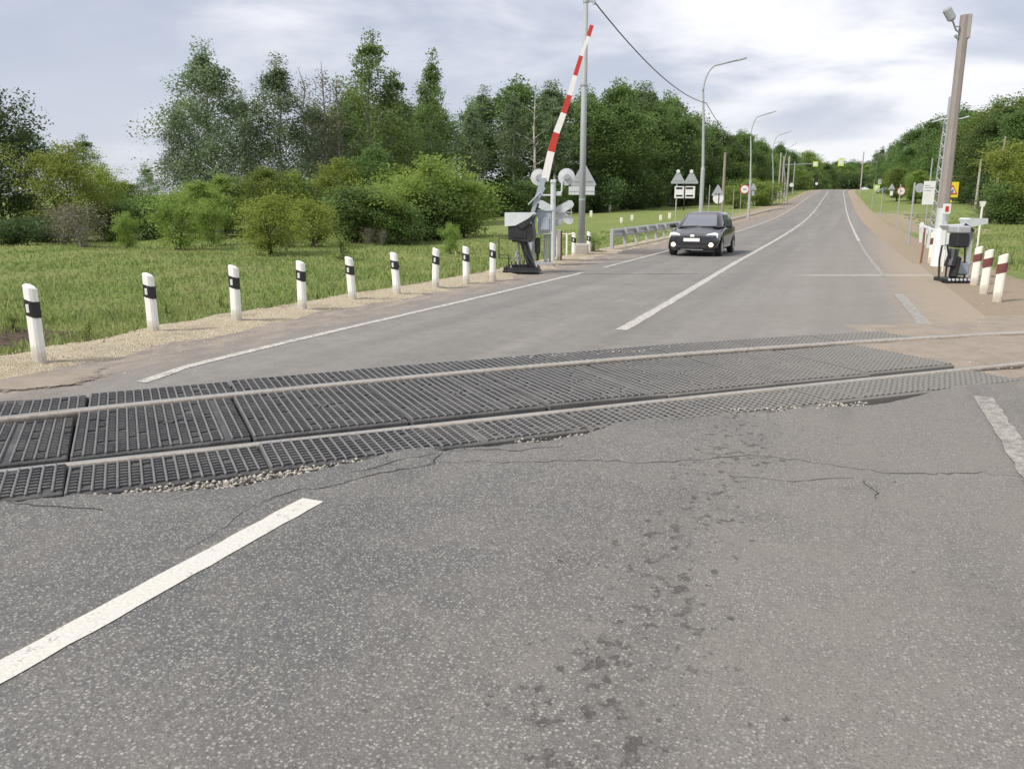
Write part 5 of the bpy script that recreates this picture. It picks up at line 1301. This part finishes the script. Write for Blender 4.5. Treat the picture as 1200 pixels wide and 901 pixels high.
for q, (px, yt) in enumerate(((366, 78), (383, 70), (398, 82))): put('bare', px, 66, yt, ['leftmost of three thin bare trees right of the second big birch', 'tallest of three thin bare trees right of the second big birch', 'rightmost of three thin bare trees, beside the tall airy aspen'][q], None, 1.)
put('birch1', 375, 74, 118, 'birch behind the three thin bare trees', None, 1.2)
put('aspen0', 432, 68, 38, 'tall airy aspen with clumps of leaves and gaps of sky', None, 1.15)
put('aspen0', 458, 70, 84, 'shorter airy aspen leaning on the right of the tall one', None, 1.15)
put('oak0', 405, 76, 118, 'dark round tree behind the bare trees and the tall aspen', None, 1.1)
put('aspen1', 506, 74, 60, 'slender birchlike tree with a pointed top, right of the tall airy aspen', None, .95)
put('yellow0', 396, 60, 188, 'yellow green tree below the three thin bare trees', None, 1.1)
put('oak0', 440, 60, 170, 'dark green tree in front of the tall airy aspen', None, 1.3)
put('fresh0', 470, 60, 195, 'dense fresh green tree right of the yellow green one', None, 1.5)
for q, (px, w_, yt, kk_) in enumerate(((448, 47, 218, 'bush0'), (478, 50, 208, 'bush0'), (507, 52, 184, 'bush1'), (540, 52, 203, 'bush0'), (418, 46, 222, 'bush2'), (520, 50, 226, 'bush2'), (465, 46, 240, 'bush2'))):
    put(kk_, px, w_, yt, ['bright bush at the left of the bush row behind the leaning guide posts', 'second bright bush of the row behind the leaning guide posts', 'tallest bright bush of the row, tapering to a point', 'right end bush of the row before the open meadow', 'dull dark bush at the left end of the bush row', 'dark low bush at the foot of the tallest bush', 'low dark bush between the first two bright bushes'][q], None, 1.3)
put('bush1', 527, 36, 262, 'tiny sapling standing alone in the grass before the bush row', None, .8)
put('weed', 398, 33, 272, 'tall weed clump left of the bush row', None, 1.4)
for q, px in enumerate((430, 446)): put('tan', px, 44, 266 + 2 * q, ['left one of two low dry stalk clumps under the bush row', 'right one of two low dry stalk clumps under the bush row'][q], None, .8, 'shrub')
put('dead', 627, 92, 96, 'pale dead birch with bare forking limbs before the dark wood', None, 1.1)
# --- the woods
DL = [(380, 72), (480, 84), (560, 92), (640, 100), (720, 112), (800, 128), (860, 150), (900, 190), (930, 235), (955, 300), (985, 400), (1030, 440)]
TL = [(380, 108), (450, 112), (480, 106), (530, 112), (560, 106), (585, 98), (615, 90), (650, 98), (700, 108), (725, 97), (755, 98), (775, 112), (795, 122), (820, 142), (850, 152), (880, 160), (920, 174), (955, 186), (985, 191), (1030, 196)]
ip = lambda tab, x: float(np.interp(x, [a for a, b in tab], [b for a, b in tab]))
LBL = {'oak0': ('dense dark green tree in the wood along the left side of the road', 'dense dark trees of the left wood'), 'oak1': ('narrow dense green tree in the wood along the left side of the road', 'narrow dense trees of the left wood'), 'oak2': ('green tree with a pale trunk in the wood along the left side of the road', 'pale trunked trees of the left wood'),
       'slim': ('slim grey green birch in the wood along the left side of the road', 'slim birches of the left wood'), 'fresh0': ('brighter green tree in the wood along the left side of the road', 'brighter trees of the left wood'), 'aspen1': ('airy light topped aspen in the wood along the left side of the road', 'aspens of the left wood')}
LBR = {k: (a.replace('along the left side of the road', 'on the right side of the road'), b.replace('left', 'right')) for k, (a, b) in LBL.items()}
LBF = {k: (a.replace('along the left side of the road', 'closing the far end of the road'), b.replace('left', 'far')) for k, (a, b) in LBL.items()}
keys = ['oak0', 'oak1', 'oak0', 'slim', 'fresh0', 'oak0', 'oak1', 'aspen1', 'oak2', 'oak1']
for row in range(3):
    px = 420. if row else 470.
    while px < 1032:
        w_ = ip(DL, px) + row * (9 if px < 900 else 22) + rng.uniform(-2, 3); yt = ip(TL, px) + rng.uniform(-5, 9) + (0 if row else 12) 
        kk_ = keys[rng.integers(len(keys))]
        lab = (LBL if px < 935 else LBF)[kk_]
        put(kk_, px, w_, yt, lab[0], lab[1], rng.uniform(1.1, 1.45) * (1 if px < 900 else 1.3))
        px += (3.9 if row == 0 else 4.6) * F / w_ * rng.uniform(.8, 1.25) * (1 if px < 850 else .8)
# shaded bushes deep inside both woods close the view between the trunks
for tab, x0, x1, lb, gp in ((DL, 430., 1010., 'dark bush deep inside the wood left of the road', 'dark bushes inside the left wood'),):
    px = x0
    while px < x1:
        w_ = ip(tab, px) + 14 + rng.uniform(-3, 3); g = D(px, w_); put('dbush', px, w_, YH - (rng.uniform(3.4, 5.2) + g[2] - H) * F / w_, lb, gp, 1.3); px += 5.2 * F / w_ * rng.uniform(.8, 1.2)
# understory of the left wood
px = 545.
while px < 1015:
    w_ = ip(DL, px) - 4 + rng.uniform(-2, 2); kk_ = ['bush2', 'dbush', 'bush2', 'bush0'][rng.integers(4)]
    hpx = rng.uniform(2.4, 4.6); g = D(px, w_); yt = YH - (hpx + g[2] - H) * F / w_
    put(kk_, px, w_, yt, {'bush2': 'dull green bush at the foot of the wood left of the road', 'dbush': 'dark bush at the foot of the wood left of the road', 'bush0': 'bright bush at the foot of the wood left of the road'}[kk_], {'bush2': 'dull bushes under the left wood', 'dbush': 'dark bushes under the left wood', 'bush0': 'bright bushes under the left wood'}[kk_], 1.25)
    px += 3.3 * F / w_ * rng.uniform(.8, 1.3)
for q, (px, w_, yt) in enumerate(((886, 120, 210), (898, 124, 212), (862, 112, 218))): put('bush0', px, w_, yt, ['rounded bush behind the red rimmed round sign', 'rounded bush right of the small triangle sign on the left verge', 'rounded bush left of the red rimmed round sign'][q], None, 1.5)
# right wood
DR = [(1012, 330), (1030, 250), (1050, 190), (1080, 150), (1120, 122), (1160, 108), (1200, 98), (1290, 92)]
TR = [(1012, 190), (1022, 178), (1035, 168), (1050, 158), (1065, 152), (1080, 136), (1092, 140), (1110, 128), (1150, 120), (1185, 110), (1200, 114), (1290, 108)]
for row in range(3):
    px = 1016. + 6 * row
    while px < 1290:
        w_ = ip(DR, px) + row * 9 + rng.uniform(-2, 3); yt = ip(TR, px) + rng.uniform(-5, 9) + (0 if row else 10); kk_ = keys[rng.integers(len(keys))]
        put(kk_, px, w_, yt, LBR[kk_][0], LBR[kk_][1], rng.uniform(1.1, 1.45)); px += 4.3 * F / w_ * rng.uniform(.8, 1.25)
px = 1016.
while px < 1290:
    w_ = ip(DR, px) - 5 + rng.uniform(-2, 2); kk_ = ['bush2', 'dbush', 'bush2', 'dbush'][rng.integers(4)]; hpx = rng.uniform(2.2, 4.2); g = D(px, w_)
    put(kk_, px, w_, YH - (hpx + g[2] - H) * F / w_, {'bush2': 'dull green bush at the foot of the wood right of the road', 'dbush': 'dark bush at the foot of the wood right of the road'}[kk_], {'bush2': 'dull bushes under the right wood', 'dbush': 'dark bushes under the right wood'}[kk_], 1.3); px += 3.4 * F / w_ * rng.uniform(.8, 1.3)
put('yellow0', 1192, 62, 166, 'big yellow green tree cut by the right edge of the view', None, 1.25)
put('yellow0', 1235, 58, 160, 'yellow green tree just beyond the right edge of the view', None, 1.2)
put('bush2', 1176, 60, 216, 'dull bush under the yellow green tree on the right', None, 1.3)
put('tan', 1160, 62, 228, 'brownish shrub left of the yellow green tree on the right', None, 1.2, 'shrub')
put('fresh0', 1050, 130, 196, 'bright low tree before the dark wood, above the small round sign on the right', None, 1.7)
put('fresh0', 1072, 120, 200, 'bright low tree before the dark wood, behind the white notice board', None, 1.6)
for row in range(3):
    px = 925. + 5 * row
    while px < 1075:
        kk_ = keys[rng.integers(6)]; w_ = 400 + 22 * row + rng.uniform(-8, 8)
        put(kk_, px, w_, ip([(925, 182), (955, 189), (985, 193), (1005, 194), (1020, 190), (1075, 180)], px) + rng.uniform(-3, 5), LBF[kk_][0], LBF[kk_][1], rng.uniform(1.3, 1.7)); px += 9 * rng.uniform(.8, 1.2)
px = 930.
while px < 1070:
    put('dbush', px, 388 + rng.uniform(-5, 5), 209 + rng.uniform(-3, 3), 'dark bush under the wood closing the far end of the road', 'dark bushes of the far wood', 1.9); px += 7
# remove prototypes that were never placed
for k_, (p, used) in PT.items():
    if not used:
        for c in list(p.children): bpy.data.objects.remove(c)
        bpy.data.objects.remove(p)

# ------------------------------------------------------------------ grass
def grassmat(name, c1, c2, c3):
    t = NT(name); g = t.new('ShaderNodeNewGeometry'); a = t.new('ShaderNodeAttribute', attribute_name='tone').outputs['Fac']
    n = t.noise(.35, g.outputs['Position'], 4, .6); n2 = t.noise(2.2, g.outputs['Position'], 4, .6)
    c = t.mix(a, c1, c2); c = t.mix(t.ramp(n, .42, .68, 0, .75), c, c3); c = t.mix(t.ramp(n2, .55, .75, 0, .5), c, (.22, .21, .10))
    t.col(c); t.rough(.6); t.bsdf.inputs['Specular IOR Level'].default_value = .15
    tr = t.new('ShaderNodeBsdfTranslucent'); t.lk(c, tr.inputs['Color']); ms = t.new('ShaderNodeMixShader'); ms.inputs[0].default_value = .35
    t.lk(t.bsdf.outputs[0], ms.inputs[1]); t.lk(tr.outputs[0], ms.inputs[2]); t.lk(ms.outputs[0], t.n['Material Output'].inputs['Surface']); return t.m
M['grass'] = grassmat('grass_blades', (.175, .25, .07), (.29, .35, .125), (.35, .36, .16))
def grass(name, n, dmin, dmax, azr, ok, hs, seed):
    r = np.random.default_rng(seed)
    d = dmin * (dmax / dmin) ** r.random(n); az = r.uniform(*azr, n)    # denser near
    X = np.sin(az) * d; Y = np.cos(az) * d
    m = ok(X, Y, r); X, Y, d = X[m], Y[m], d[m]; n = len(X)
    Z = terrain(X, Y)
    hgt = hs * r.lognormal(0, .35, n) * (.75 + .5 * np.sin(X * .7 + 1.7 * np.sin(Y * .4)) ** 2); w = .0035 + .0009 * d * r.uniform(.7, 1.3, n)
    th = r.uniform(0, 6.28, n); ln = hgt * r.uniform(.1, .7, n); la = r.uniform(0, 6.28, n)
    bx, by = np.cos(th) * w, np.sin(th) * w
    V = np.stack([np.stack([X - bx, Y - by, Z - .02], 1), np.stack([X + bx, Y + by, Z - .02], 1), np.stack([X + bx * .5 + np.cos(la) * ln * .4, Y + by * .5 + np.sin(la) * ln * .4, Z + hgt * .6], 1), np.stack([X + np.cos(la) * ln, Y + np.sin(la) * ln, Z + hgt], 1)], 1).reshape(-1, 3)
    Fc = np.arange(n * 4).reshape(n, 4); o = rawmesh(name, V, Fc, M['grass']); a_ = o.data.attributes.new('tone', 'FLOAT', 'FACE'); a_.data.foreach_set('value', r.random(n).astype(np.float32))
    return tag(o, kind='stuff')
def okL(X, Y, r):
    xr = X - road_c(Y); e = -8.25 - .35 * np.sin(Y * .9) - .25 * np.sin(Y * 2.3) - 1.2 * sm(30, 60, Y)
    bare = np.hypot((X + 11.6) / 1.9, (Y - 8.2) / 1.1) < 1.0 + .5 * np.sin(X * 5)
    trk = np.abs((X + 2.6) * -.70 + (Y - 6.3) * .714)
    return (xr < e + r.normal(0, .22, len(X))) & ~bare & (trk > 2.2)
grass('grass', 130000, 7.5, 60, (R(-75), R(-2)), okL, .085, 3)
def okR(X, Y, r): xr = X - road_c(Y); return (xr > 4.4 + .4 * np.sin(Y * .9) + 2 * sm(40, 80, Y) + 1.5 * (1 - sm(16, 22, Y))) & (Y > 14)
grass('grass', 70000, 15, 100, (R(2), R(38)), okR, .10, 4)
# weeds at the shoulder's edge
wl = [(118, 408, 375), (205, 372, 352), (24, 392, 368), (470, 334, 315), (268, 362, 345)]
for q, (px, yb, yt) in enumerate(wl):
    g = G(px, yb); p, used = PT['weed']; o = dup(p, (g[0] - .35, g[1] + .15, g[2]), rng.uniform(0, 6), scale=max(.2, (yb - yt) * px_unit(g))); o.scale = (o.scale[0] * 1.3, o.scale[1] * 1.3, o.scale[2])
    if 'group' in o: del o['group']
    tag(o, ['weed clump right of the nearest guide post, at the gravel edge', 'weed clump between the second and third guide posts', 'weed clump left of the nearest guide post', 'weed clump behind the second leaning guide post', 'weed clump just left of the third guide post'][q], 'weed')
g = D(697, 27); p, used = PT['weed']; o = dup(p, g, 1.0, 'dry weed tuft between the tall pole and the guard rail', scale=(1.0, 1., .7))
# every copy keeps no helper property
for o in bpy.data.objects:
    if '_h' in o: del o['_h']
SKYLOC = (12.4, 9.0, 0.)

# ------------------------------------------------------------------ sky, sun, camera
SUN_EL, SUN_AZ = R(46), math.atan2(-.58, -.81)     # sun behind the left shoulder, veiled by cloud
wd = bpy.data.worlds.new('World'); scn.world = wd; wd.use_nodes = True
nt = wd.node_tree; bg = nt.nodes['Background']; bg.inputs['Strength'].default_value = .10
class WT(NT):
    def __init__(s, tree): s.t = tree; s.n = tree.nodes
t = WT(nt)
sky = t.new('ShaderNodeTexSky', sky_type='NISHITA'); sky.sun_disc = False; sky.sun_elevation = SUN_EL; sky.sun_rotation = SUN_AZ
gen = t.co('Generated'); s = t.sep(gen)
den = t.math('ADD', t.math('MAXIMUM', s[2], 0.), .26)
cv = t.new('ShaderNodeCombineXYZ'); t.lk(t.math('DIVIDE', s[0], den), cv.inputs[0]); t.lk(t.math('DIVIDE', s[1], den), cv.inputs[1])
# streaks run across the view
mp = t.new('ShaderNodeMapping'); mp.inputs['Rotation'].default_value = (0, 0, -PSI); mp.inputs['Location'].default_value = SKYLOC; mp.inputs['Scale'].default_value = (.75, 1.0, 1); t.lk(cv.outputs[0], mp.inputs['Vector'])
uvw = mp.outputs[0]
c1 = t.noise(.85, uvw, 6, .50, dist=.3); c2 = t.noise(2.2, uvw, 6, .55, dist=.35); c3 = t.noise(.3, uvw, 3, .5)
bright = t.math('ADD', t.math('MULTIPLY', c1, .62), t.math('ADD', t.math('MULTIPLY', c2, .3), t.math('MULTIPLY', c3, .25)))
# brighter towards the right of the view
side = t.math('ADD', t.math('MULTIPLY', s[0], .12), t.math('MULTIPLY', s[1], .0))
bright = t.math('ADD', bright, side)
f = t.ramp(bright, .50, .66)
cloud = t.mix(f, (3.75, 4.0, 4.75), (7.3, 7.15, 7.3))
f2 = t.ramp(t.math('ADD', t.math('MULTIPLY', c2, .7), t.math('MULTIPLY', c1, .3)), .38, .52, .5, 0)
cloud = t.mix(f2, cloud, (3.3, 3.6, 4.4))
hz = t.ramp(s[2], .0, .22, .55, 0)
cloud = t.mix(hz, cloud, (4.9, 5.05, 5.5))
fin = t.mix(.90, sky.outputs[0], cloud)
t.lk(fin, bg.inputs['Color'])
sd = bpy.data.lights.new('sun', 'SUN'); sd.energy = 2.7; sd.angle = R(10); sd.color = (1, .95, .87)
so_ = bpy.data.objects.new('sun', sd); COL.objects.link(so_)
dirv = Vector((math.sin(SUN_AZ) * math.cos(SUN_EL), math.cos(SUN_AZ) * math.cos(SUN_EL), math.sin(SUN_EL)))
so_.rotation_euler = dirv.to_track_quat('Z', 'Y').to_euler()
cd = bpy.data.cameras.new('camera'); cam = bpy.data.objects.new('camera', cd); COL.objects.link(cam)
cd.sensor_width = 36; cd.lens = 36 * F / 1200.; cd.clip_start = .05; cd.clip_end = 5000
cam.location = (0, 0, H)
cam.matrix_world = Matrix(((RT[0], UP[0], -FW[0], 0), (RT[1], UP[1], -FW[1], 0), (RT[2], UP[2], -FW[2], H), (0, 0, 0, 1)))
scn.camera = cam
scn.view_settings.view_transform = 'Standard'; scn.view_settings.look = 'None'
scn.view_settings.exposure = 0.62; scn.view_settings.gamma = 1
scn.render.engine = 'CYCLES'
scn.cycles.max_bounces = 8; scn.cycles.diffuse_bounces = 5; scn.cycles.glossy_bounces = 3; scn.cycles.transmission_bounces = 3; scn.cycles.transparent_max_bounces = 6
scn.cycles.use_denoising = True
